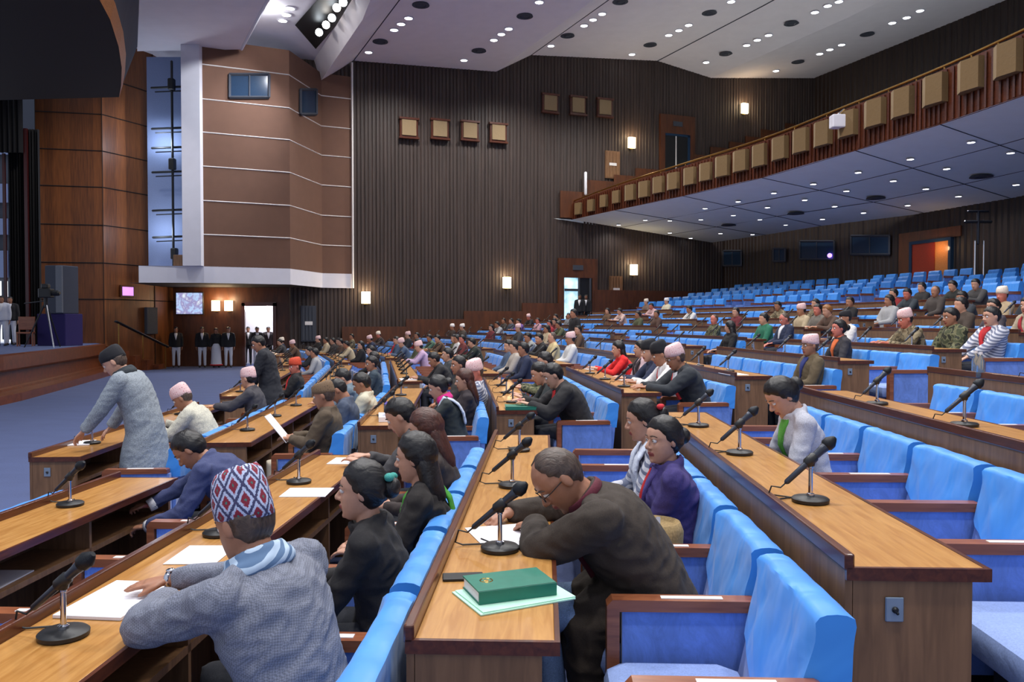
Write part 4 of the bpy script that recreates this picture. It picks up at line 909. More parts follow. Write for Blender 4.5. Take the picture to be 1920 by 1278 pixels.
def pane(name, px0, py0, px1, py1, p, n, mat, frame=.06, fm='slate', bars=1):
    c = [at_plane(x, y, p, n) for x, y in ((px0, py1), (px1, py1), (px1, py0), (px0, py0))]
    n = V(n).normalized(); n = n if n.dot(CAM - c[0]) > 0 else -n
    m = MB(); m.add([tuple(q + n*.05) for q in c], [(0, 1, 2, 3)]); g = m.build('pane', MT[mat])
    f = MB(); e = [q + n*.06 for q in c]
    for a, b in zip(e, e[1:] + e[:1]): f.tube([a, b], frame, 4, dome=0)
    for k in range(1, bars + 1): f.tube([e[0].lerp(e[1], k/(bars + 1)), e[3].lerp(e[2], k/(bars + 1))], frame*.6, 4, dome=0)
    w = struct(f.build(name, MT[fm])); g.parent = w; return w
nb = V((Q[2][1] - Q[1][1], -(Q[2][0] - Q[1][0]), 0)); nb2 = V((Q[3][1] - Q[2][1], -(Q[3][0] - Q[2][0]), 0))
pane('window_1', 430, 140, 504, 183, V((*Q[1], 0)), nb, 'glass'); pane('window_2', 561, 168, 591, 214, V((*Q[2], 0)), nb2, 'glass', bars=0)
# lighting ladder in the blue niche
t = thing('lighting_rack', 'black lighting rack of bars and lamps in the tall blue niche', 'lighting rack', (-13.4, 31.6, 4.1))
m = MB(); m.tube([(.1, -.1, 0), (.1, -.1, 8.0)], .05, 8); m.build('upright', MT['black'], t)
for z in (7.0, 5.4, 4.65, 3.7, 2.2, 1.15):
    m = MB(); m.tube([(-.75, 0, z), (.85, 0, z + .06)], .045, 6); m.tube([(-.6, 0, z - .16), (.8, 0, z - .1)], .025, 5); m.build('crossbar', MT['black'], t)
for x, z in ((.1, 7.1), (.75, 7.3), (.1, 4.0), (.15, .5), (.7, 5.6)):
    m = MB(); m.box(x - .12, x + .12, -.25, .0, z - .22, z + .22, 0, .04); m.build('lamp', MT['black'], t)
m = MB(); m.box(-13.0, -12.65, 30.75, 30.95, 4.07, 4.5, 0, .02); tag(m.build('loudspeaker', MT['panel']), 'small brown loudspeaker at the foot of the blue niche', 'speaker')
# ---- balcony ----
FB = [(2.9, 39.3), (4.6, 36), (6.8, 32), (8.7, 28), (10.07, 23.6), (10.9, 20.5), (11.4, 17.8), (12.0, 13.5), (12.4, 9), (12.6, 2)]
FT = [7.72, 7.95, 8.12, 8.2, 8.27, 8.3, 8.33, 8.35, 8.35, 8.35]
def crom(P, k=6):
    out = []
    for i in range(len(P) - 1):
        a, b, c, d = P[max(i - 1, 0)], P[i], P[i + 1], P[min(i + 2, len(P) - 1)]
        for j in range(k):
            t = j/k; out.append(tuple(.5*((2*b[q]) + (c[q] - a[q])*t + (2*a[q] - 5*b[q] + 4*c[q] - d[q])*t*t + (3*b[q] - a[q] - 3*c[q] + d[q])*t**3) for q in range(len(b))))
    return out + [P[-1]]
FC = crom([(x, y, z) for (x, y), z in zip(FB, FT)])
m = MB()
for a, b in zip(FC, FC[1:]):
    m.add([(a[0], a[1], 6.93), (b[0], b[1], 6.93), (b[0], b[1], b[2]), (a[0], a[1], a[2])], [(3, 2, 1, 0)])
    m.add([(a[0], a[1], a[2]), (b[0], b[1], b[2]), (b[0] + .35, b[1], b[2]), (a[0] + .35, a[1], a[2])], [(3, 2, 1, 0)])
    m.add([(a[0] + .35, a[1], a[2]), (b[0] + .35, b[1], b[2]), (b[0] + .35, b[1], 6.95), (a[0] + .35, a[1], 6.95)], [(3, 2, 1, 0)])
    d = V((b[0] - a[0], b[1] - a[1], 0)); nn = V((d.y, -d.x, 0)).normalized()      # ribs
    k = max(1, int(d.length/.16))
    for i in range(k):
        p = V(a) + (V(b) - V(a))*(i/k); c = p + nn*.03
        m.tube([(c.x, c.y, 6.97), (c.x, c.y, p.z - .04)], .03, 4, dome=0)
struct(m.build('wall_balcony', MT['edge']))
m = MB(); RB = [(10.5, 42.4), (12.2, 38.6), (13.5, 35), (row_x(14.15, 31), 31), (row_x(14.15, 27.4), 27.4), (row_x(14.15, 24), 24), (row_x(14.15, 20), 20), (row_x(14.15, 15), 15), (row_x(14.15, 9), 9), (row_x(14.15, 2), 2)]
for i in range(len(FB) - 1):
    m.add([(*FB[i], 6.95), (*FB[i + 1], 6.95), (*RB[i + 1], 6.12), (*RB[i], 6.12)], [(0, 1, 2, 3)])
m.add([(2.0, 38.9, 6.95), (2.9, 39.3, 6.95), (10.5, 42.4, 6.12), (10.4, 42.6, 6.12)], [(0, 1, 2, 3)])
recalc_ceiling = m.build('ceiling_balcony', plain('cool white soffit panels', srgb(226, 238, 238), .9, var=.02, scale=2)); struct(recalc_ceiling)
m = MB()
for t in (.33, .66):
    pts = [(FB[i][0] + (RB[i][0] - FB[i][0])*t, FB[i][1] + (RB[i][1] - FB[i][1])*t, 6.95 - .83*t - .005) for i in range(len(FB))]
    m.tube(pts, .012, 4, dome=0)
for i in range(1, len(FB)):
    m.tube([(*FB[i], 6.94), (*RB[i], 6.11)], .012, 4, dome=0)
struct(m.build('trim_8', MT['slate']))
t = thing('handrail', 'brass handrail running along the top of the curved balcony', 'handrail', (0, 0, 0))
m = MB(); m.tube([(p[0] + .1, p[1], p[2] + .12) for p in FC], .035, 6); m.build('rail', MT['gold'], t)
for i in range(0, len(FC), 2):
    m = MB(); p = FC[i]; m.tube([(p[0] + .1, p[1], p[2]), (p[0] + .1, p[1], p[2] + .12)], .02, 6); m.build('post', MT['gold'], t)
BX = [1065, 1087, 1111, 1135, 1159, 1185, 1211, 1238, 1266, 1297, 1327, 1359, 1393, 1429, 1467, 1507, 1548, 1595, 1646, 1698, 1759, 1827, 1897]
BYc = [392, 387, 382, 376, 371, 363, 357, 349, 342, 333, 325, 315, 305, 295, 282, 268, 255, 237, 217, 198, 173, 147, 117]
m = MB(); m.prism([(-.36, -.05), (-.36, .14), (.12, .22), (.36, .1), (.36, -.05)], -.37, .37); m.m = [1 if i == 2 else 0 for i in range(len(m.f))]; boxme = m.mesh('fascia_box'); boxme.materials.append(MT['beige']); boxme.materials.append(MT['beige2']); recalc(boxme)
for k, (px, py) in enumerate(zip(BX, BYc)):
    best = None
    for a, b in zip(FC, FC[1:]):
        xa, xb = proj(*a)[0], proj(*b)[0]
        if min(xa, xb) <= px <= max(xa, xb): best = (a, b, (px - xa)/(xb - xa))
    if not best: continue
    a, b, f = best; p = V(a).lerp(V(b), f); d = V((b[0] - a[0], b[1] - a[1], 0)).normalized(); p += V((d.y, -d.x, 0))*.06
    p.z = max(7.36, min(p.z - .48, CAMZ + (603.5 - py)*p.y/FPX + 0.05))
    o = link('balcony_speaker', boxme, [])
    o.location = p; o.rotation_euler.z = math.atan2(d.y, d.x) + PI
    o.scale = (1, 1, 1) if p.y < 30 else (.9, .9, .9) if p.y < 35.5 else (.72, .8, .74)
    tag(o, 'beige angled grille box on the balcony front, %s from its far end' % ORD[k], 'speaker', 'grille boxes along the balcony front')
# stepped wooden parapets above the balcony on the far wall
m = MB()
for px0, px1, yt in ((1050, 1100, 360), (1100, 1150, 340), (1150, 1190, 330), (1190, 1240, 318), (1300, 1330, 292), (1330, 1365, 278), (1365, 1395, 268), (1395, 1425, 258), (1425, 1470, 246), (1470, 1520, 235)):
    p, q, t = at_plane(px0, 400, FWP, FWN), at_plane(px1, 400, FWP, FWN), at_plane((px0 + px1)/2, yt, FWP, FWN)
    m.add([(p.x, p.y - .2, 7), (q.x, q.y - .2, 7), (q.x, q.y - .2, t.z), (p.x, p.y - .2, t.z), (p.x, p.y, t.z), (q.x, q.y, t.z), (q.x, q.y, 7), (p.x, p.y, 7)], [(0, 1, 2, 3), (3, 2, 5, 4), (0, 3, 4, 7), (1, 6, 5, 2)])
struct(m.build('trim_9', MT['dado']))

# ---- things on the far wall ----
def on_far(px, py, off=.1):
    p = at_plane(px, py, FWP, FWN); n = FWN if FWN.y < 0 else -FWN; return p + n*off
FA = math.atan2(FWT.y, FWT.x)
for k, (x, y, g) in enumerate(((765, 241, 0), (823, 243, 0), (879, 246, 0), (932, 250, 0), (1029, 195, 1), (1081, 199, 1), (1131, 203, 1))):
    lab = 'square beige wall speaker in dark frame, %s of the %s' % ((ORD[k] if k < 4 else ORD[k - 4]), 'four lower ones from left' if k < 4 else 'three higher ones from left')
    t = thing('wall_speaker', lab, 'speaker', on_far(x, y, .08), FA, 'square wall speakers')
    m = MB(); m.box(-.42, .42, -.12, 0, -.48, .42, 0, .02); m.box(-.46, .46, -.2, 0, .36, .45); m.box(-.46, .46, -.2, 0, -.5, -.42); m.build('frame', MT['edge'], t)
    m = MB(); m.box(-.33, .33, -.17, -.1, -.36, .36, 0, .015); m.build('grille', MT['beige2'], t)
def sconce(p, rz, lab, grp='wall lights on the far wall', s=1.0, en=34):
    t = thing('wall_light', lab, 'wall light', p, rz, grp)
    m = MB(); m.box(-.1*s, .1*s, -.06, 0, -.3*s, .1*s, 0, .01); m.build('bracket', MT['gold'], t)
    m = MB(); m.prism([(-.2*s, -.06), (.2*s, -.06), (.17*s, -.2), (-.17*s, -.2)], -.26*s, .26*s); m.build('shade', GLOWW, t)
    L = bpy.data.lights.new('wall_lamp', 'POINT'); L.energy = en; L.color = (1, .72, .42); L.shadow_soft_size = .12
    o = bpy.data.objects.new('lamp', L); COL.objects.link(o); o.parent = t; o.location = (0, -.4, .3*s)
GLOWW = glow('warm lamp glass', (1, .84, .52, 1), 5.0)
for x, y, w in ((685, 558, 'lowest wall light, left of the seats by the white booth band'), (948, 530, 'wall light beneath the four square wall speakers'), (1185, 506, 'wall light under the balcony, right of the open door'), (1181, 269, 'wall light above the balcony, left of its door'), (1392, 205, 'wall light above the balcony, right of its door')):
    sconce(on_far(x, y, .08), FA, 'lit ' + w)
for x, w in ((406, 'left of two lit wall lights beneath the white booth band'), (430, 'right of two lit wall lights beneath the white booth band')):
    sconce(at_y(x, 573, RCY - .03), 0, w, 'pair of wall lights beside the lower door', .85, 30)
def doorway(name, pl, pr, pt, sign, leaves, ztop=None, zb=0.0):
    """framed double door on the far wall between two photo columns"""
    a, b, c = on_far(pl, 560, .1), on_far(pr, 560, .1), on_far((pl + pr)/2, pt, .1)
    w = (b - a).length; h = c.z - zb; o = V((a.x, a.y, zb))
    m = MB(); m.box(-.28, 0, -.06, .1, 0, h + .95); m.box(w, w + .28, -.06, .1, 0, h + .95); m.box(0, w, -.06, .1, h, h + .95)
    f = struct(m.build(name, MT['dado'], None, loc=o, rotz=FA))
    m = MB(); m.box(w*.3, w*.66, -.1, -.06, h + .38, h + .62); m.build('sign_board', MT['slate'], f)
    if leaves == 'open':
        m = MB(); m.box(.05, w*.5, .0, .03, 0, h); m.build('daylight_pane', DAY, f)
        m = MB(); m.box(w*.5, w*.55, -.08, .02, 0, h); m.box(w*.9, w*.95, -.08, .02, 0, h); m.box(.05, w*.5, -.03, 0, h*.84, h*.87); m.build('jamb', MT['slate'], f)
        m = MB(); m.box(w*.52, w, -.01, .03, 0, h); m.build('dark_opening', MT['black'], f)
    else:
        m = MB(); m.box(0, w*.42, -.02, .03, 0, h); m.build('door_leaf', MT['black'], f)
        m = MB(); m.box(w*.46, w, -.02, .03, 0, h); m.build('door_leaf', MT['black'], f)
        m = MB(); m.box(w*.42, w*.46, -.03, .03, 0, h); m.build('light_gap', MT['label'], f)
        m = MB(); m.box(w*.9, w, -.04, 0, 0, h); m.box(0, w, -.04, 0, h - .12, h); m.build('inner_frame', MT['glass'], f)
def daymat():
    t = NT('daylight through glass'); n = t.n('ShaderNodeTexNoise', Scale=2.2, Detail=5.0); t.l(t.coord(), n.inputs['Vector'])
    t.l(t.ramp(n.outputs['Fac'], [(.35, srgb(90, 150, 170)), (.55, srgb(168, 214, 240)), (.8, srgb(205, 235, 250))]), t.b.inputs['Emission Color'])
    t.b.inputs['Emission Strength'].default_value = 1.3; return t.m
DAY = daymat()
doorway('door_2', 1055, 1108, 521, 1, 'open'); doorway('door_3', 1243, 1290, 252, 1, 'shut', zb=7.0)
for k, (x0, y0, x1, y1, w) in enumerate(((1141, 518, 1165, 568, 'flush wooden wall cabinet beside the open far door'), (1133, 285, 1160, 334, 'flush wooden wall cabinet above the balcony rail'), (564, 573, 592, 640, 'flush dark wall cabinet beneath the booth, beside the lower door'))):
    a, b = on_far(x0, y1, .08), on_far(x1, y0, .08); w2 = (b.xy - a.xy).length; h = b.z - a.z
    t = thing('wall_cabinet', w, 'cabinet', a, FA, 'flush wall cabinets')
    m = MB(); m.box(0, w2, -.05, .05, 0, h); m.build('body', MT['panel'] if k < 2 else MT['slate'], t)
    m = MB()
    for i in range(4): m.box(w2*(.08 + .22*i), w2*(.22 + .22*i), -.075, -.05, .05, h - .05)
    m.build('door', MT['panel'] if k < 2 else MT['slate'], t)
    m = MB(); m.box(w2*.25, w2*.75, -.09, -.07, h*.46, h*.56); m.build('label_plate', MT['label'], t)
p = on_far(1092, 362, .35); m = MB(); m.tube([(p.x, p.y, p.z - .1), (p.x, p.y, p.z + .95)], .07, 10); tag(m.build('light_tube', MT['paper'], smooth=True), 'upright white tube standing at the far end of the balcony', 'tube')
# television, exit sign, dark loudspeaker on the left walls
a, b = at_y(329, 590, RCY - .4), at_y(381, 547, RCY - .4)
t = thing('television', 'lit wall television beneath the white booth band', 'television', ((a.x + b.x)/2, RCY - .4, (a.z + b.z)/2)); w, h = (b.x - a.x)/2, (b.z - a.z)/2
m = MB(); m.box(-w, w, 0, .08, -h, h, 0, .01); m.box(-.1, .1, .08, .4, -.1, .1); m.build('frame', MT['black'], t)
m = MB(); m.box(-w + .04, w - .04, -.01, 0, -h + .04, h - .04); m.build('screen', screen_mat(), t)
e = V((P[3][0] - P[2][0], P[3][1] - P[2][1], 0)).normalized(); en = V((e.y, -e.x, 0)); ea = math.atan2(e.y, e.x)
q = at_plane(235, 546, V((*P[2], 0)), en) + en*.04
t = thing('lit_sign', 'small lit violet sign on the wooden proscenium wall', 'sign', q, ea)
m = MB(); m.box(-.32, .32, -.1, 0, -.24, .24, 0, .01); m.build('case', MT['edge'], t)
m = MB(); m.box(-.25, .25, -.12, -.1, -.17, .17); m.build('face', glow('violet sign face', srgb(205, 140, 245), 1.1), t)
q = at_plane(279, 601, V((*P[2], 0)), en) + en*.05
m = MB(); m.box(-.28, .28, -.16, 0, -.55, .55, 0, .02); tag(m.build('loudspeaker', MT['slate'], loc=q, rotz=ea), 'tall dark grey loudspeaker on the wood wall right of the stair', 'speaker')
# ---- stage ----
SE = [(-10.6, 3), (-11.0, 10), (-11.6, 15), (-12.4, 19.4), (-13.6, 24), (-14.6, 27.6), (-15.3, 30)]
m = MB()
m.add([(x - .05, y, 1.1) for x, y in SE] + [(-16.2, 31.1, 1.1), (-26, 31.1, 1.1), (-26, 3, 1.1)], [tuple(range(len(SE) + 2, -1, -1))])
struct(m.build('floor_stage', MT['carpet']))
m = MB()
for p, q in zip(SE, SE[1:]):
    for (o0, z0), (o1, z1) in zip([(.5, 0), (.5, .2), (0, .2), (0, .26), (-.12, .28), (-.12, .66), (.02, .7), (.06, .74), (.06, 1.08), (-.1, 1.11)], [(.5, .2), (0, .2), (0, .26), (-.12, .28), (-.12, .66), (.02, .7), (.06, .74), (.06, 1.08), (-.1, 1.11), (-.1, 1.1)]):
        m.add([(p[0] + o0, p[1], z0), (q[0] + o0, q[1], z0), (q[0] + o1, q[1], z1), (p[0] + o1, p[1], z1)], [(0, 1, 2, 3)])
m.add([(-15.3, 30, 0), (-15.9, 31.2, 0), (-15.9, 31.2, 1.1), (-15.3, 30, 1.1)], [(0, 1, 2, 3)])
struct(m.build('wall_stage', MT['stagewood']))
t = thing('stage_stair', 'wooden stair with dark handrail from stage to floor by the wood wall', 'stair', (-15.3, 30.2, 0))
m = MB()
for i in range(5): m.box(-.2 + .22*i, .1 + .22*i, .55*i, .55*(i + 1), 0, 1.0 - .2*i)
m.build('steps', MT['stagewood'], t)
m = MB(); m.tube([(.15, .4, 1.95), (1.05, 2.9, .9)], (.045, .09), 8); m.build('rail', MT['black'], t)
for f in (.05, .5, .95):
    m = MB(); x, y, z = .15 + .9*f, .4 + 2.5*f, 1.95 - 1.05*f; m.tube([(x, y, max(0, z - .95)), (x, y, z)], .025, 6); m.build('post', MT['gold'], t)
m = MB(); pts = []
for i in range(40): pts.append((-18.3 + 1.14*i/39, 29.2 + .12*SIN(i*1.9)))
strip(m, pts, 1.1, 8.9); tag(m.build('curtain', MT['curtain'], smooth=True), 'tall black stage curtain left of the wood wall', 'curtain')
m = MB(); strip(m, [(-20.5 + 2.9*i/60, 28.9 + .06*SIN(i*1.7)) for i in range(61)], 8.0, 12.5); struct(m.build('trim_13', MT['curtain'], smooth=True))
m = MB(); m.box(-17.62, -17.5, 29.0, 29.1, 1.1, 8.9); m.box(-18.4, -18.3, 29.0, 29.06, 1.1, 8.0); struct(m.build('trim_10', wood('dark red leg cloth', srgb(52, 16, 18), srgb(70, 24, 24))))
m = MB(); strip(m, [(-30, 38), (-18, 38)], 1, 18); struct(m.build('wall_stage_back', MT['slate']))
for k, (y0, y1) in enumerate(((262, 290), (345, 380), (410, 440), (470, 520))):
    a, b = at_y(-30, y1, 37.8), at_y(17, y0, 37.8); m = MB(); m.box(a.x, b.x, 37.7, 37.8, a.z, b.z); struct(m.build('window_%d' % (k + 3), MT['bluewin']))
a, b = at_y(-30, 640, 37.9), at_y(26, 527, 37.9); m = MB(); m.box(a.x, b.x, 37.85, 37.9, a.z, b.z); w = struct(m.build('window_7', glow('bright window', (.9, .94, 1, 1), 1.6)))
m = MB()
for px in (8, 20): q = at_y(px, 560, 37.8); m.box(q.x - .06, q.x + .06, 37.7, 37.8, 1.1, b.z)
m.box(a.x, b.x, 37.7, 37.8, at_y(10, 566, 37.8).z - .08, at_y(10, 566, 37.8).z + .08)
m.build('bars', MT['slate'], w)
p = at_z(112, 648, 1.1)
t = thing('loudspeaker_stack', 'tall grey loudspeaker on a purple skirted stand, left stage', 'speaker', (p.x, p.y, 1.1), -.25)
m = MB(); m.box(-.75, .42, -.2, .6, 0, 1.1, 0, .02); m.build('skirt', MT['purple'], t)
m = MB(); m.box(-.36, .36, -.25, .5, 1.1, 2.75, 0, .03); m.build('cabinet', plain('dark grey cabinet', srgb(46, 52, 68), .6), t)
m = MB(); m.box(.1, .37, -.27, -.2, 1.13, 2.73, 0, .02); m.build('side_panel', plain('pale grey cabinet side', srgb(104, 108, 116), .5), t)
p = at_z(100, 650, 1.1)
t = thing('video_camera', 'black video camera on tripod standing on the stage', 'camera', (p.x, p.y - .4, 1.1))
for a in (200, 320, 80):
    m = MB(); m.tube([(.62*COS(R(a)), .62*SIN(R(a)), 0), (.05*COS(R(a)), .05*SIN(R(a)), 1.35)], [.022, .035], 6); m.build('leg', MT['black'] if a != 320 else MT['chrome'], t)
m = MB(); m.tube([(0, 0, 1.3), (0, 0, 1.6)], .06, 8); m.tube([(0, 0, 1.5), (-.75, .1, 1.42)], .018, 6); m.build('pan_head', MT['black'], t)
m = MB(); m.box(-.18, .22, -.14, .14, 1.6, 1.9, 0, .03); m.box(-.1, .12, -.1, .1, 1.9, 2.05, 0, .03); m.tube([(.22, 0, 1.75), (.42, 0, 1.75)], .09, 12); m.build('camera_body', MT['black'], t)
p = at_z(62, 648, 1.1)
t = thing('wooden_chair', 'wooden chair standing by the black stage curtain', 'chair', (p.x, p.y - .4, 1.1), .4)
m = MB(); m.box(-.25, .25, -.25, .25, .42, .48, 0, .015); m.build('seat', MT['arm'], t)
m = MB(); m.box(-.25, .25, .2, .26, .55, 1.0, 0, .015); m.build('backrest', MT['arm'], t)
for x in (-.22, .22):
    for y in (-.22, .22):
        m = MB(); m.tube([(x, y, 0), (x, y, .42 if y < 0 else .9)], .025, 6); m.build('leg', MT['arm'], t)
# ---- rear wall fittings ----
def rear_at(px, py):
    """where the sight line of a photo point meets the rear wall"""
    best = None
    for p, q in zip(RW, RW[1:]):
        xa, xb = proj(*p, 2)[0] if p[1] > 1 else 9e9, proj(*q, 2)[0]
        if xb <= px <= xa:
            n = V((q[1] - p[1], -(q[0] - p[0]), 0)); return at_plane(px, py, V((*p, 0)), n), math.atan2(p[1] - q[1], p[0] - q[0])
for k, (x0, y0, x1, y1) in enumerate(((1358, 470, 1392, 498), (1452, 466, 1474, 490), (1502, 452, 1566, 486), (1598, 442, 1670, 477))):
    a, rz = rear_at((x0 + x1)/2, (y0 + y1)/2); n = V((SIN(rz), -COS(rz), 0))
    pane('window_%d' % (k + 8), x0, y0, x1, y1, a + n*.08, n, 'glass', .05, 'slate')
q, rz = rear_at(1562, 479); m = MB(); m.ball(q + V((SIN(rz), -COS(rz), 0))*.2, .1); tag(m.build('indicator_lamp', glow('violet lamp', srgb(150, 110, 255), 4.0), smooth=True), 'small violet lamp glowing at a dark rear window', 'lamp')
a, rz = rear_at(1716, 500); b, _ = rear_at(1784, 500); c, _ = rear_at(1750, 455); w = (b.xy - a.xy).length; n = V((SIN(rz), -COS(rz), 0))
m = MB(); zb = fz(14)
m.box(-.12, 0, -.1, .05, 0, c.z - zb + .12); m.box(w, w + .12, -.1, .05, 0, c.z - zb + .12); m.box(0, w, -.1, .05, c.z - zb, c.z - zb + .12)
f = struct(m.build('door_4', MT['glass'], loc=(a.x + n.x*.1, a.y + n.y*.1, zb), rotz=rz))
m = MB(); m.box(0, w*.62, -.06, 0, 0, c.z - zb); m.build('door_leaf', wood('red brown door leaf', srgb(130, 36, 20), srgb(160, 52, 30)), f)
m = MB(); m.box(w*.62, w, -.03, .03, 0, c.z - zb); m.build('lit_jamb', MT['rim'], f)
m = MB(); m.box(-.7, -.14, -.05, .05, 0, c.z - zb + .5); m.box(-.14, w + .5, -.05, .03, c.z - zb + .12, c.z - zb + .5); m.build('surround', MT['dado'], f)
L = bpy.data.lights.new('door_lamp', 'POINT'); L.energy = 9; L.color = (1, .6, .3); L.shadow_soft_size = .1
o = bpy.data.objects.new('door_lamp', L); COL.objects.link(o); o.location = (a.x + n.x*.5 + COS(rz)*w*.8, a.y + n.y*.5 + SIN(rz)*w*.8, c.z - .25)
p, rz = rear_at(1878, 545); n = V((SIN(rz), -COS(rz), 0)); p = p + n*1.2; zf = fz(13)
t = thing('lighting_stand', 'tall chrome stand with black cross head by the rear wall', 'stand', (p.x, p.y, zf))
m = MB(); m.tube([(0, 0, .05), (0, 0, 1.9)], .04, 8); m.tube([(.3, 0, .05), (.3, 0, 1.9)], .03, 8); m.build('pole', MT['chrome'], t)
m = MB(); m.tube([(.1, 0, 1.8), (.1, 0, 2.9)], .05, 8); m.tube([(-.35, 0, 2.55), (.55, 0, 2.55)], .05, 6); m.tube([(-.25, 0, 2.9), (.45, 0, 2.9)], .04, 6); m.build('cross_head', MT['mic'], t)
m = MB(); m.box(-.4, .7, -.3, .3, 0, .06); m.build('base', MT['black'], t)
# ---- ceiling lamps and vents ----
LAMPW = glow('cool white lamp disc', (.93, .96, 1, 1), 9.0)
def ceil_hit(px, py):
    d = ray(px, py)
    for s in range(2000, 6000):
        q = CAM + d*(s/100)
        for j in range(5):
            x0, x1 = row_x(CR[j], q.y), row_x(CR[j + 1], q.y)
            if x0 <= q.x <= x1:
                z = CX[j][1] + (CX[j + 1][1] - CX[j][1])*(q.x - x0)/(x1 - x0)
                if q.z >= z: return V((q.x, q.y, z))
    return None
m = MB(); m.lathe([(.2, 0), (.21, -.03), (.16, -.035), (.15, -.01)], 14); ringme = m.mesh('lamp_ring'); ringme.materials.append(MT['white'])
m = MB(); m.lathe([(.155, -.012), (.15, -.03)], 12); discme = m.mesh('lamp_disc'); discme.materials.append(LAMPW)
def downlight(p, lab, grp, s=1.0):
    t = thing('downlight', lab, 'ceiling light', p, 0, grp); t.scale = (s, s, s)
    for nm, me in (('trim_ring', ringme), ('lens', discme)):
        o = bpy.data.objects.new(nm, me); COL.objects.link(o); o.parent = t
CL = [(766, 33), (752, 44), (739, 55), (691, 97), (954, 53), (940, 63), (926, 74), (870, 112), (1011, 3), (1129, 25), (1112, 36), (1095, 47), (1033, 85), (1291, 46), (1273, 56), (1254, 65), (1185, 101), (1371, 2), (1441, 65), (1420, 74), (1400, 84), (1324, 116), (1573, 2), (1552, 10), (1528, 22), (1578, 83), (1556, 92), (1537, 100), (1455, 132), (1725, 19), (1700, 32), (1673, 42)]
ROWN = ['first fold over the booth side', 'second fold', 'third fold', 'fourth fold', 'fifth fold']
cnt = {}
CLP = []
for x, y in CL:
    p = ceil_hit(x, y)
    if not p: continue
    j = [i for i in range(5) if row_x(CR[i], p.y) <= p.x <= row_x(CR[i + 1], p.y)][0]; CLP.append((p, j, x))
for p, j, x in sorted(CLP, key=lambda a: (a[1], a[2])):
    cnt[j] = cnt.get(j, 0) + 1
    downlight(p - V((0, 0, .005)), 'round lit downlight, %s from left in the %s ceiling fold from the stage' % (ORD[cnt[j] - 1], ORD[j]), 'downlights in the main ceiling', .95)
for k, (x, y) in enumerate(((544, 15), (537, 27), (530, 38))):
    downlight(at_z(x, y, 13.24), 'round lit downlight beside the spotlight slot, %s of three from top' % ORD[k], 'downlights beside the spotlight slot', 1.0)
for k, (x, y) in enumerate(((713, 77), (789, 8), (898, 94), (984, 29), (1064, 66), (1163, 2), (1219, 83), (1330, 23), (1361, 100), (1484, 43), (1496, 115), (1626, 63))):
    p = ceil_hit(x, y)
    if not p: continue
    m = MB(); m.lathe([(.3, 0), (.32, -.04), (.2, -.05), (.17, -.02), (.1, -.06), (.02, -.06)], 16)
    tag(m.build('ceiling_vent', MT['slate'], loc=p), 'round dark air vent in the main ceiling, %s from left' % ORD[k], 'vent', 'round vents in the main ceiling')
sl = sorted([(1821, 264), (1895, 284), (1707, 296), (1775, 314), (1609, 321), (1675, 337), (1736, 352), (1797, 366), (1905, 344), (1525, 343), (1587, 356), (1702, 383), (1451, 360), (1509, 373), (1565, 385), (1619, 397), (1384, 376), (1439, 387), (1322, 389), (1375, 402), (1425, 410), (1542, 409), (1314, 410), (1474, 420), (1210, 411), (1256, 412), (1351, 436), (1295, 445), (1160, 420), (1256, 435), (1411, 438)])
SFN = []
def soffit_hit(px, py):
    d = ray(px, py); best = None
    for i in range(len(FB) - 1):
        A, B, C2 = V((*FB[i], 6.95)), V((*FB[i + 1], 6.95)), V((*RB[i], 6.12)); n = (B - A).cross(C2 - A)
        q = at_plane(px, py, A, n)
        lo, hi = sorted((FB[i][1], FB[i + 1][1]))
        if q.y > 3 and 5.9 < q.z < 7.0:
            f = (6.95 - q.z)/.83; y0 = FB[i][1] + (RB[i][1] - FB[i][1])*f; y1 = FB[i + 1][1] + (RB[i + 1][1] - FB[i + 1][1])*f
            if min(y0, y1) - .15 <= q.y <= max(y0, y1) + .15: best = q
    return best
k = 0
for x, y in sl:
    q = soffit_hit(x, y)
    if q:
        downlight(q - V((0, 0, .03)), 'round lit downlight under the balcony, %s from left' % (ORD[k] if k < 24 else ORD[k - 20].replace('fourth', 'twenty-fourth').replace('fifth', 'twenty-fifth').replace('sixth', 'twenty-sixth').replace('seventh', 'twenty-seventh').replace('eighth', 'twenty-eighth').replace('ninth', 'twenty-ninth').replace('tenth', 'thirtieth').replace('eleventh', 'thirty-first')), 'downlights under the balcony', .62); SFN.append(q); k += 1
for k, (x, y) in enumerate(((1840, 328), (1642, 369), (1492, 398), (1366, 420))):
    q = soffit_hit(x, y)
    if q:
        m = MB(); m.lathe([(.3, 0), (.34, -.05), (.2, -.06), (.15, -.02)], 16); tag(m.build('ceiling_vent', MT['slate'], loc=q - V((0, 0, .02))), 'round dark air vent under the balcony, %s from right' % ORD[k], 'vent', 'round vents under the balcony')
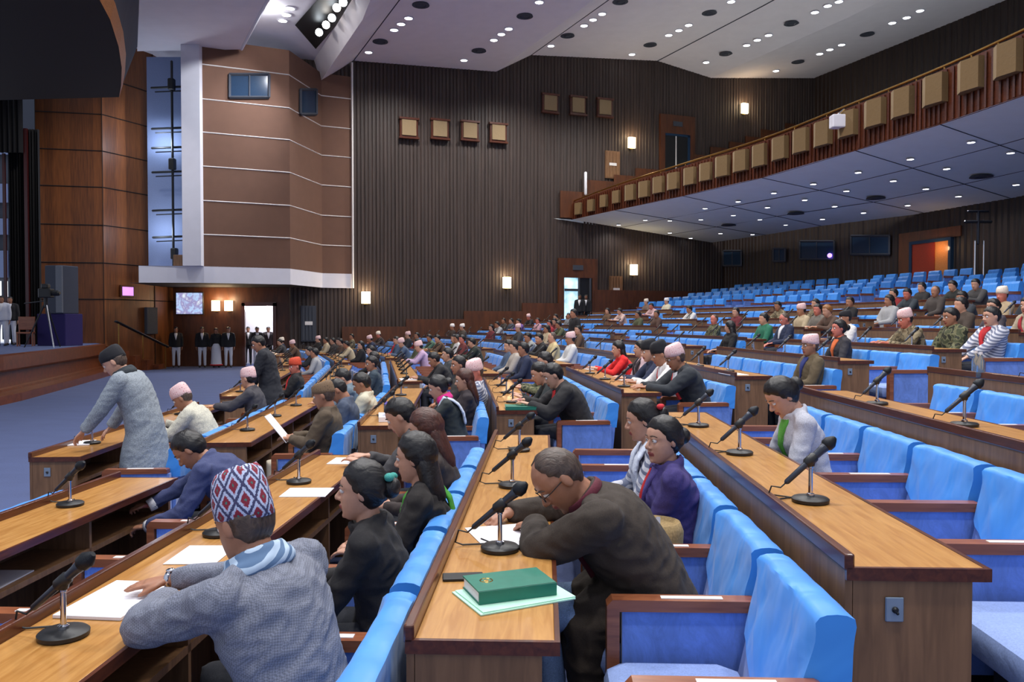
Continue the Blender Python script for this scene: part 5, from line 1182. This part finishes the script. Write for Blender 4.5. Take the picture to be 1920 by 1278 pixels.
# spotlight slot
sp = [at_z(x, y, 13.2) for x, y in ((553, 47), (592, 92), (655, 20), (690, -40), (630, -40))]
m = MB(); m.add([tuple(p) for p in sp], [(0, 1, 2, 3, 4)]); struct(m.build('trim_11', MT['black']))
for k, (x, y) in enumerate(((600, 60), (613, 46), (624, 33), (633, 14), (645, 4))):
    p = at_z(x, y, 12.95); t = thing('stage_spotlight', 'glaring stage spotlight in the ceiling slot, %s from the bottom' % ORD[k], 'spotlight', p, 0, 'spotlights in the ceiling slot')
    m = MB(); m.tube([(0, .25, .12), (0, -.05, -.02)], [.1, .16], 10); m.build('can', MT['black'], t)
    m = MB(); m.tube([(0, -.13, -.06), (0, -.16, -.07)], .14, 12, dome=0); m.build('lens', glow('spot lens', (1, .95, .88, 1) if k % 2 else (.85, .93, 1, 1), 12), t)
p = None
for a, b in zip(FC, FC[1:]):
    xa, xb = proj(*a)[0], proj(*b)[0]
    if min(xa, xb) <= 1584 <= max(xa, xb): p = V(a).lerp(V(b), .5) + V((-.34, -.12, -.42))
t = thing('security_camera', 'small white camera box fixed on the balcony front', 'camera', p)
m = MB(); m.box(-.2, .2, -.16, .16, -.2, .18, 0, .03); m.build('housing', MT['white'], t)
m = MB(); m.tube([(0, -.1, .18), (.2, .05, .34)], .05, 8); m.build('bracket', MT['chrome'], t)
# ---- desks ----
VIS = lambda p, mx=60: -mx < p[0] < 1920 + mx
def desk(n, k):
    O, t, mm, L = frame(n, k); z = fz(n); near = O[1] < 13
    a = proj(*loc(n, k, 0, 0), z + .75) if O[1] > .5 else (0, 0); b = proj(*loc(n, k, L, -.2), z + .75)
    if a[0] > 1990 and b[0] > 1960 or (n > 0 and b[0] > 1935): return
    d = thing('desk', 'long wooden desk, %s, %s' % (ROWW(n), BLK[k].replace('nearest block', 'block nearest the camera')), 'desk', (*O, z), -R(HEAD[k]), 'rows of wooden desks')
    m = MB(); m.box(-.36, .03, 0, L, .722, .75, 0, .004); m.build('desk_top', MT['oak'], d)
    m = MB(); m.box(.03, .045, -.015, L + .015, .712, .751); m.box(-.385, .03, -.016, -.001, .712, .751); m.box(-.385, .03, L + .001, L + .016, .712, .751)
    m.box(-.39, -.36, -.016, L + .016, .74, .792, 0, .006); m.build('edge_trim', MT['edge'], d)
    m = MB(); m.box(-.384, -.362, 0, L, 0, .74); m.build('front_panel', MT['panel'], d)
    for e, (y0, y1) in enumerate(((.0, .03), (L - .03, L))):
        m = MB(); m.box(-.36, -.005, y0, y1, 0, .712); q = m.build('end_panel', MT['panel'], d)
        if O[1] < 24 and e == 0 and (n, k) != (0, 0):
            m = MB(); m.box(-.265, -.21, -.008, 0, .585, .66, 0, .003); m.build('socket_plate', MT['steel'], q)
            m = MB(); m.tube([(-.237, -.004, .622), (-.237, -.012, .622)], .010, 10); m.tube([(-.237, -.010, .622), (-.232, -.016, .612)], .005, 6); m.build('socket_plug', MT['black'], q)
    if near or O[1] < 24:
        m = MB(); m.box(-.36, -.04, .03, L - .03, .50, .52); m.box(-.042, -.03, .03, L - .03, .495, .525); m.build('shelf', MT['inner'] if 0 else MT['panel'], d)
        for i in range(1, int(L/1.25) + 1):
            y = L*i/(int(L/1.25) + 1); m = MB(); m.box(-.36, -.03, y - .012, y + .012, 0, .72); m.build('divider', MT['panel'], d)
    return d
for n in range(-3, 9):
    for k in range(5): desk(n, k)

# ---- chairs ----
PITCHW = .665
def cover_mesh(pw, seed):
    """cloth cover drawn over the upper back: flat top, curved hem that dips in the middle, pulled creases"""
    h = pw/2; m = MB(); ny = 17; rings = []
    for j in range(ny):
        f = j/(ny - 1); y = (-h + .036) + (pw - .072)*f; e = abs(2*f - 1)
        z0 = .45 + .13*e**2.2 + .012*SIN(f*17 + seed); z1 = .52 + .05*e**2 + .01*SIN(f*13 + seed)
        P = [(.20 + (z - .36)*.2326 - .016, z) for z in [z0 + (.795 - z0)*i/8 for i in range(9)]]
        P += [(.292, .810), (.306, .817), (.335, .819), (.362, .816), (.384, .806)] + [(.325 + (z - .28)*.094 + .014, z) for z in [.785 - (.785 - z1)*i/8 for i in range(9)]]
        r = []
        for i, (x, z) in enumerate(P):
            d = min(f, 1 - f); k = V((y*7 + z*5 + seed, z*4 - y*2, seed)); c = (1 - abs(noise.noise(k))*2.6)*.007 + noise.noise(V((y*4, z*5, seed + 9)))*.008
            c += .010*math.exp(-((z - .80 + 1.1*d*pw)/.035)**2)*(1 if i < 9 else .3)          # pull from the top corners
            y2 = y + (.010*noise.noise(V((z*9, f*4, seed))) if .0 < f < 1 else .004*noise.noise(V((z*12, 3*f, seed))))
            r.append((x - c*(1 if i < 10 else -.6 if i > 13 else 0), y2, z + (.006*noise.noise(V((y*9, seed, 1))) if 9 <= i <= 13 else 0)))
        rings.append(r)
    n = len(rings[0]); v = [p for r in rings for p in r]; f = []
    for j in range(ny - 1):
        for i in range(n - 1): f.append((j*n + i, j*n + i + 1, (j + 1)*n + i + 1, (j + 1)*n + i))
    for s0 in (0, (ny - 1)*n):
        for i in range((n - 1)//2):
            q = (s0 + i, s0 + i + 1, s0 + n - 2 - i, s0 + n - 1 - i) if i + 1 < n - 2 - i else (s0 + i, s0 + i + 1, s0 + n - 1 - i)
            f.append(q if s0 == 0 else q[::-1])
    m.add(v, f); me = m.mesh('cover', True); recalc(me); me.set_sharp_from_angle(angle=R(48)); return me
def chair_parts(pw, tall=0.0):
    """shapes of one theatre chair; x towards the rear, y along the row"""
    h = pw/2; out = {}
    m = MB()
    # backrest slab
    prof = [(.20, .36), (.298, .79), (.31, .80), (.36, .80), (.37, .78), (.325, .28), (.20, .28)]
    m.extr(prof, -h + .038, h - .038); out['backrest'] = (m.mesh('backrest'), 'velvet', False)
    for q in range(3): out['cover.%d' % q] = (cover_mesh(pw, q*5.3), 'cover', True)
    m = MB(); m.box(-.27, .2, -h + .045, h - .045, .30, .44, 0, .05); out['seat'] = (m.mesh('seat', True), 'seatcloth', False); out['seat'][0].set_sharp_from_angle(angle=R(40))
    m = MB(); m.box(-.2, .3, -h - .022, -h + .022, .13, .60); out['side_panel'] = (m.mesh('side_panel'), 'velvet', False)
    m = MB(); m.extr([(-.255, .06), (-.255, .62), (-.235, .642), (.27, .642), (.285, .635), (.285, .602), (-.21, .60), (-.21, .06)], -h - .034, -h + .034); out['armrest'] = (m.mesh('armrest'), 'arm', False)
    m = MB(); m.box(-.06, .16, -h - .014, -h + .014, .642, .6445); out['arm_label'] = (m.mesh('arm_label'), 'label', False)
    m = MB(); m.box(-.1, .2, -h + .12, h - .12, 0, .30); out['base'] = (m.mesh('base'), 'black', False)
    for me, mt, _ in out.values(): me.materials.append(MT[mt])
    m = MB()                                          # other arm for the seat at the far end of a block
    return out
CP = chair_parts(PITCHW)
def simple_chair():
    m = MB(); h = PITCHW/2
    m.box(-.25, .2, -h + .05, h - .05, .1, .44, 1, .04); m.extr([(.165, .36), (.2, .5), (.39, .5), (.335, .25)], -h + .045, h - .045, 1)
    m.extr([(.195, .48), (.27, .80), (.30, .843), (.375, .843), (.402, .80), (.37, .48)], -h + .035, h - .035, 0)
    m.box(-.24, .28, -h - .03, -h + .03, .58, .64, 2); m.box(-.2, .3, -h - .02, -h + .02, .12, .58, 1)
    me = m.mesh('theatre_chair'); [me.materials.append(MT[q]) for q in ('cover', 'velvet', 'arm')]; return me, m
SCM, SMB = simple_chair()
seats = []
for n in range(-3, 14):
    for k in range(5):
        N = nseat(n, k)
        for i in range(N):
            x, y = loc(n, k, seat_s(n, k, i), .48)
            if y < .7: continue
            p = proj(x, y, fz(n) + .75)
            if -90 < p[0] < 1995 and p[1] < 1500: seats.append((y, n, k, i, x, frame(n, k)[3]/N))
seats.sort()
def chair_label(n, k, i):
    N = nseat(n, k)
    return 'blue covered chair, %s, %s, %s seat from near end' % (ROWW(n), BLK[k], ORD[i])
rest = MB()
for q, (y, n, k, i, x, pw) in enumerate(seats):
    rz = -R(HEAD[k]); z = fz(n)
    if q < 300:
        lab = chair_label(n, k, i)
        if y < 15.5:
            t = thing('theatre_chair', lab, 'chair', (x, y, z), rz, 'blue covered chairs in rows'); t.scale = (1, pw/PITCHW, 1)
            for nm, (me, mt, sm) in CP.items():
                if nm == 'arm_label' or (nm[:6] == 'cover.' and nm[6:] != str((i*7 + n*5 + k) % 3)): continue
                nm = nm.split('.')[0]
                o = bpy.data.objects.new(nm, me); COL.objects.link(o); o.parent = t
                if nm == 'armrest' and y < 11 and (i + n) % 5 != 3:
                    g = bpy.data.objects.new('arm_label', CP['arm_label'][0]); COL.objects.link(g); g.parent = o
                if nm in ('armrest', 'side_panel') and i == nseat(n, k) - 1:
                    o = bpy.data.objects.new(nm, me); COL.objects.link(o); o.parent = t; o.location.y = PITCHW
        else:
            o = bpy.data.objects.new('theatre_chair', SCM); COL.objects.link(o); o.location = (x, y, z); o.rotation_euler.z = rz; o.scale = (1, pw/PITCHW*(.76 if n > 8 else 1), 1.22 if n > 8 else 1)
            tag(o, lab, 'chair', 'blue covered chairs in rows')
    else:
        M = Matrix.Translation((x, y, z)) @ Matrix.Rotation(rz, 4, 'Z') @ Matrix.Diagonal((1, pw/PITCHW*(.76 if n > 8 else 1), 1.22 if n > 8 else 1, 1))
        o0 = len(rest.v); rest.v += [tuple(M @ V(p)) for p in SMB.v]; rest.f += [tuple(a + o0 for a in f) for f in SMB.f]; rest.m += SMB.m
o = rest.build('far_chairs', [MT['cover'], MT['velvet'], MT['arm']]); o['kind'] = 'stuff'
tag(o, 'many small blue covered chairs filling the far rear rows', 'chairs')

BOT = plain('pale clear plastic', srgb(170, 190, 205), .08); BOT.node_tree.nodes['Principled BSDF'].inputs['Transmission Weight'].default_value = .8
# ---- microphones ----
def mic_meshes():
    out = {}
    m = MB(); m.lathe([(.066, 0), (.074, .004), (.075, .016), (.068, .022), (.02, .026), (.012, .030)], 28); out['base'] = (m, 'black')
    m = MB(); m.lathe([(.017, .024), (.017, .036), (.009, .040), (.0085, .14), (.011, .142), (.011, .16)], 14); out['stem'] = (m, 'chrome')
    d = V((.42, .0, .36)).normalized(); c = V((0, 0, .175))
    m = MB(); m.tube([c - V((0, 0, .02)), c + d*.01], .016, 10); m.tube([c - d*.02, c + d*.02], .021, 12); out['clip'] = (m, 'black')
    m = MB(); m.tube([c - d*.14, c - d*.135, c - d*.05, c + d*.06, c + d*.085], [.009, .0115, .0125, .017, .021], 14); out['handle'] = (m, 'mic')
    m = MB(); e = c + d*.105; m.tube([c + d*.082, c + d*.09, c + d*.112, c + d*.13], [.021, .0265, .0265, .016], 14); out['grille'] = (m, 'grille')
    m = MB(); a = c - d*.14; m.tube([a, a - d*.03, (a.x - .06, .005, .07), (a.x - .075, .012, .02), (a.x - .05, .03, .006), (-.02, .085, .005), (.0, .07, .005), (-.03, .06, .005), (-.105, .13, .006)], .0035, 6); out['cable'] = (m, 'rubber')
    r = {}
    for k, (m, mt) in out.items():
        me = m.mesh(k, True); me.set_sharp_from_angle(angle=R(50)); me.materials.append(MT[mt]); r[k] = me
    return r
MM = mic_meshes()
def micmb():
    m = MB(); d = V((.42, 0, .36)).normalized(); c = V((0, 0, .175)); m.lathe([(.075, 0), (.075, .02), (.01, .03), (.01, .17)], 10); m.tube([c - d*.14, c + d*.06, c + d*.13], [.011, .016, .024], 8); return m
me_far = micmb().mesh('microphone', True); me_far.materials.append(MT['black'])
nm_mic = 0
def mic(n, k, s, u=-.2, yaw=0.0, idx=1):
    global nm_mic
    x, y = loc(n, k, s, u); p = proj(x, y, fz(n) + .75)
    if y < 1.5 or not (-40 < p[0] < 1960): return
    lab = 'desk microphone on round base, %s, %s, %s from near end' % (ROWW(n), BLK[k], ORD[idx])
    if y < 14:
        t = thing('microphone', lab, 'microphone', (x, y, fz(n) + .75), -R(HEAD[k]) + yaw, 'desk microphones')
        for a, me in MM.items():
            o = bpy.data.objects.new(a, me); COL.objects.link(o); o.parent = t
    else:
        o = bpy.data.objects.new('microphone', me_far); COL.objects.link(o); o.location = (x, y, fz(n) + .75); o.rotation_euler.z = -R(HEAD[k]) + yaw
        tag(o, lab, 'microphone', 'desk microphones')
    nm_mic += 1
for n in range(-3, 7):
    for k in range(5):
        L = frame(n, k)[3]; s0 = {(-1, 0): .47, (0, 0): .87, (1, 0): .88, (-2, 1): .8, (-2, 0): .5}.get((n, k), .75); j = 0
        while s0 + 1.2*j < L - .2:
            mic(n, k, s0 + 1.2*j, -.2 if n else -.17, .25*noise.noise(V((n*3.1, k*2.7, j*1.9))) + (-.15 if n < 1 else .12), j + 1); j += 1

# ---- papers, books and bags on the desks ----
def sheet(px, py, n, w, l, rz, lab, h=.003, name='paper', mat='paper', grp=None, k=0):
    p = at_z(px, py, fz(n) + .751); m = MB(); m.box(-w/2, w/2, -l/2, l/2, 0, h, 0, .0008 if h < .01 else .002)
    return tag(m.build(name, MT[mat], loc=p, rotz=rz - R(HEAD[k])), lab, 'paper' if name in ('paper', 'paper_stack') else name.replace('_', ' '), grp)
sheet(222, 1126, -1, .24, .36, -.06, 'thick white document under the hand of the man in patterned cap', .012, 'paper_stack')
sheet(378, 1040, -1, .21, .27, .04, 'white paper behind the grey jacketed man, by the second microphone')
sheet(576, 923, -1, .26, .24, .05, 'white paper lying alone in front of the woman in black')
sheet(650, 864, -1, .22, .26, .0, 'white paper at the far end of the desk before the women in black')
sheet(958, 1005, 0, .3, .36, .35, 'white paper being written on by the man in brown')
sheet(738, 786, -1, .3, .42, .1, 'thick white paper pile on the desk end in the second block', .05, 'paper_stack', k=1)
sheet(766, 712, -1, .3, .3, .05, 'flat white paper on the desk corner near the red clad woman', .02, k=2)
sheet(150, 831, -3, .22, .3, .2, 'white open notebook before the standing man in grey coat', .01, 'notebook', k=1)
sheet(1640, 617, 5, .26, .5, 0, 'white paper on an empty desk in the right rear rows', .004, k=1)
sheet(1175, 712, 1, .2, .28, .2, 'white paper before the man in white shirt and black cap', .004, k=1)
sheet(1110, 692, 1, .2, .28, .1, 'white paper before the women in striped shawls', .004, k=1)
sheet(1375, 701, 2, .22, .4, 0, 'white paper strip on the desk left of the woman in pale blazer', .004, k=1)
p = at_z(190, 1010, fz(-2) + .522); m = MB(); m.box(-.12, .1, -.14, .14, 0, .006); tag(m.build('paper', MT['paper'], loc=(-2.62, 4.05, fz(-2) + .522)), 'white paper lying on the shelf beneath the left desk', 'paper')
# mint folder, green book and phone on the nearest middle desk
p = at_z(962, 1117, fz(0) + .751)
m = MB(); m.box(-.165, .165, -.115, .115, 0, .004); m.box(-.155, .168, -.11, .112, .004, .008); tag(m.build('folder', MT['mint'], loc=p, rotz=.46), 'mint green paper folder under the green book', 'folder')
q = p + V((-.012, .02, .0082))
t = thing('book', 'thick green hardback book lying on mint papers', 'book', q, .36)
m = MB(); m.box(-.128, .124, -.082, .082, .004, .036); m.build('pages', MT['paper'], t)
m = MB(); m.box(-.132, .13, -.086, .086, 0, .004, 0, .001); m.box(-.132, .13, -.086, .086, .036, .041, 0, .001); m.box(-.132, .13, -.087, -.081, 0, .041, 0, .001); m.build('cover', MT['greenbook'], t)
m = MB()
for a in range(9): m.tube([(-.075 + .02*COS(a*.7), .012 + .02*SIN(a*.7), .0412), (-.075 + .02*COS(a*.7 + .5), .012 + .02*SIN(a*.7 + .5), .0412)], .0022, 4)
m.ball((-.075, .012, .0412), (.009, .009, .0012), 8, 4);
m.build('gold_emblem', MT['gold'], t)
p = at_z(868, 1083, fz(0) + .751); m = MB(); m.box(-.07, .07, -.035, .035, 0, .009, 0, .003); tag(m.build('phone', MT['black'], loc=p, rotz=.1), 'black phone beside the green book', 'phone')
p = at_z(979, 766, fz(0) + .751); t = thing('book', 'green folder book on the desk end before the man in black suit', 'book', p, .05)
m = MB(); m.box(-.17, .2, -.13, .13, .004, .03); m.build('pages', MT['paper'], t); m = MB(); m.box(-.175, .205, -.14, .135, 0, .004); m.box(-.175, .205, -.14, .135, .03, .035); m.box(-.175, .205, -.14, -.134, 0, .035); m.build('cover', MT['greenbook'], t)
# woven bag on the empty chair seat
t = thing('handbag', 'tan woven bag with pale strap on a blue chair', 'bag', (.665, 3.70, fz(0) + .44), .1)
t.scale = (1.05, 1.05, 1.35)
m = MB(); m.lathe([(.1, 0), (.115, .02), (.125, .17), (.11, .2), (.1, .2), (.09, .19)], 20); m.build('body', MT['wicker'], t, True)
m = MB(); m.tube([(-.03, -.125, .08), (-.025, -.13, .18), (-.02, -.118, .235), (-.02, -.09, .225), (-.02, -.08, .19)], [(.010, .004)]*5, 8); m.build('strap', MT['label'], t)
for k, (px, py) in enumerate(((1829, 703), (1838, 707))):
    p = at_z(px, py, fz(3) + .751)
    t = thing('water_bottle', 'small clear water bottle on the right desk, %s of two' % ('left' if k == 0 else 'right'), 'bottle', p, 0, 'water bottles on the right desk')
    m = MB(); m.lathe([(.028, 0), (.031, .01), (.031, .13), (.013, .165), (.013, .185)], 14); m.build('body', BOT, t, True)
    m = MB(); m.lathe([(.015, .183), (.015, .203)], 12); m.build('cap', MT['label'], t)
# ---- camera, light, colour ----
cam = bpy.data.cameras.new('camera'); co = bpy.data.objects.new('camera', cam); COL.objects.link(co)
co.location = (0, 0, CAMZ); co.rotation_euler = (PI/2 - PITCH, 0, 0); cam.sensor_width = 36; cam.lens = 36*FPX/1920; cam.clip_end = 200; cam.clip_start = .05
SC.camera = co
def spot(p, energy, size=2.6, col=(1, .985, .96), soft=.35, aim=None, name='downlight_lamp'):
    L = bpy.data.lights.new(name, 'SPOT'); L.energy = energy; L.color = col; L.spot_size = size; L.spot_blend = .8; L.shadow_soft_size = soft
    o = bpy.data.objects.new(name, L); COL.objects.link(o); o.location = p
    if aim: o.rotation_euler = (V(aim) - V(p)).to_track_quat('-Z', 'Y').to_euler()
    return o
# lamps in the main ceiling: the ones in view and the same grid continued over the near half of the hall
for (x, y, e) in ((-4, 33, 1), (1, 35, 1), (6, 36, .8), (-2, 28, 1), (4, 28, 1), (9, 28, .6), (-3.5, 21, 1), (2.5, 21, 1), (8, 20, .8),
                  (-4, 13.5, 1.1), (1.5, 13.5, 1.2), (7, 13, 1), (-4, 6.5, 1.1), (1, 6, 1.2), (6, 6, 1.1), (-2.5, 0, .9), (3, 0, 1)):
    spot((x, y, 13.3), LE*e)
for i, q in enumerate(SFN):
    if i % 3 == 0: spot(q - V((0, 0, .12)), SE_*1.0, 2.7, (1, .97, .95), .12, name='soffit_lamp')
for (x, y) in ((-14.5, 27), (-13.5, 22), (-16, 24)): spot((x, y, 12.5), 700, 2.0, (1, .95, .9), .3, name='stage_lamp')
L = bpy.data.lights.new('recess_lamp', 'POINT'); L.energy = 60; L.shadow_soft_size = .15; o = bpy.data.objects.new('recess_lamp', L); COL.objects.link(o); o.location = (-8.9, 29, 12.9)  # added point light without a fixture, brightens the recess ceiling
for x, y, ax, ay, e in ((-7.4, 30, -11, 31, 900), (-6.6, 27, -14.2, 31.5, 1700)): spot((x, y, 13.0), e, 1.1, (.9, .94, 1), .2, (ax, ay, 8), 'slot_lamp')
L = bpy.data.lights.new('corridor_lamp', 'POINT'); L.energy = 120; L.shadow_soft_size = .2; o = bpy.data.objects.new('corridor_lamp', L); COL.objects.link(o); o.location = (-11, 36, 2.7)
L = bpy.data.lights.new('niche_lamp', 'POINT'); L.energy = 80; L.color = (.72, .84, 1); L.shadow_soft_size = .2; o = bpy.data.objects.new('niche_lamp', L); COL.objects.link(o); o.location = (-13.9, 31.3, 9.0)
L = bpy.data.lights.new('niche_lamp', 'POINT'); L.energy = 50; L.color = (.72, .84, 1); L.shadow_soft_size = .2; o = bpy.data.objects.new('niche_lamp', L); COL.objects.link(o); o.location = (-13.9, 31.3, 5.5)
w = bpy.data.worlds.new('hall ambience'); SC.world = w; w.use_nodes = True
w.node_tree.nodes['Background'].inputs[0].default_value = (.74, .81, 1, 1); w.node_tree.nodes['Background'].inputs[1].default_value = WORLD
SC.view_settings.view_transform = 'Standard'; SC.view_settings.look = 'None'; SC.view_settings.gamma = 1; SC.view_settings.use_curve_mapping = False
SC.view_settings.exposure = EXPO
SC.cycles.max_bounces = 6; SC.cycles.diffuse_bounces = 3; SC.cycles.glossy_bounces = 2; SC.cycles.use_denoising = True; SC.cycles.sample_clamp_indirect = 4
SC.cycles.use_adaptive_sampling = True
if _DG:
    bpy.data.batch_remove(TRASH); bpy.data.scenes.remove(_DG)
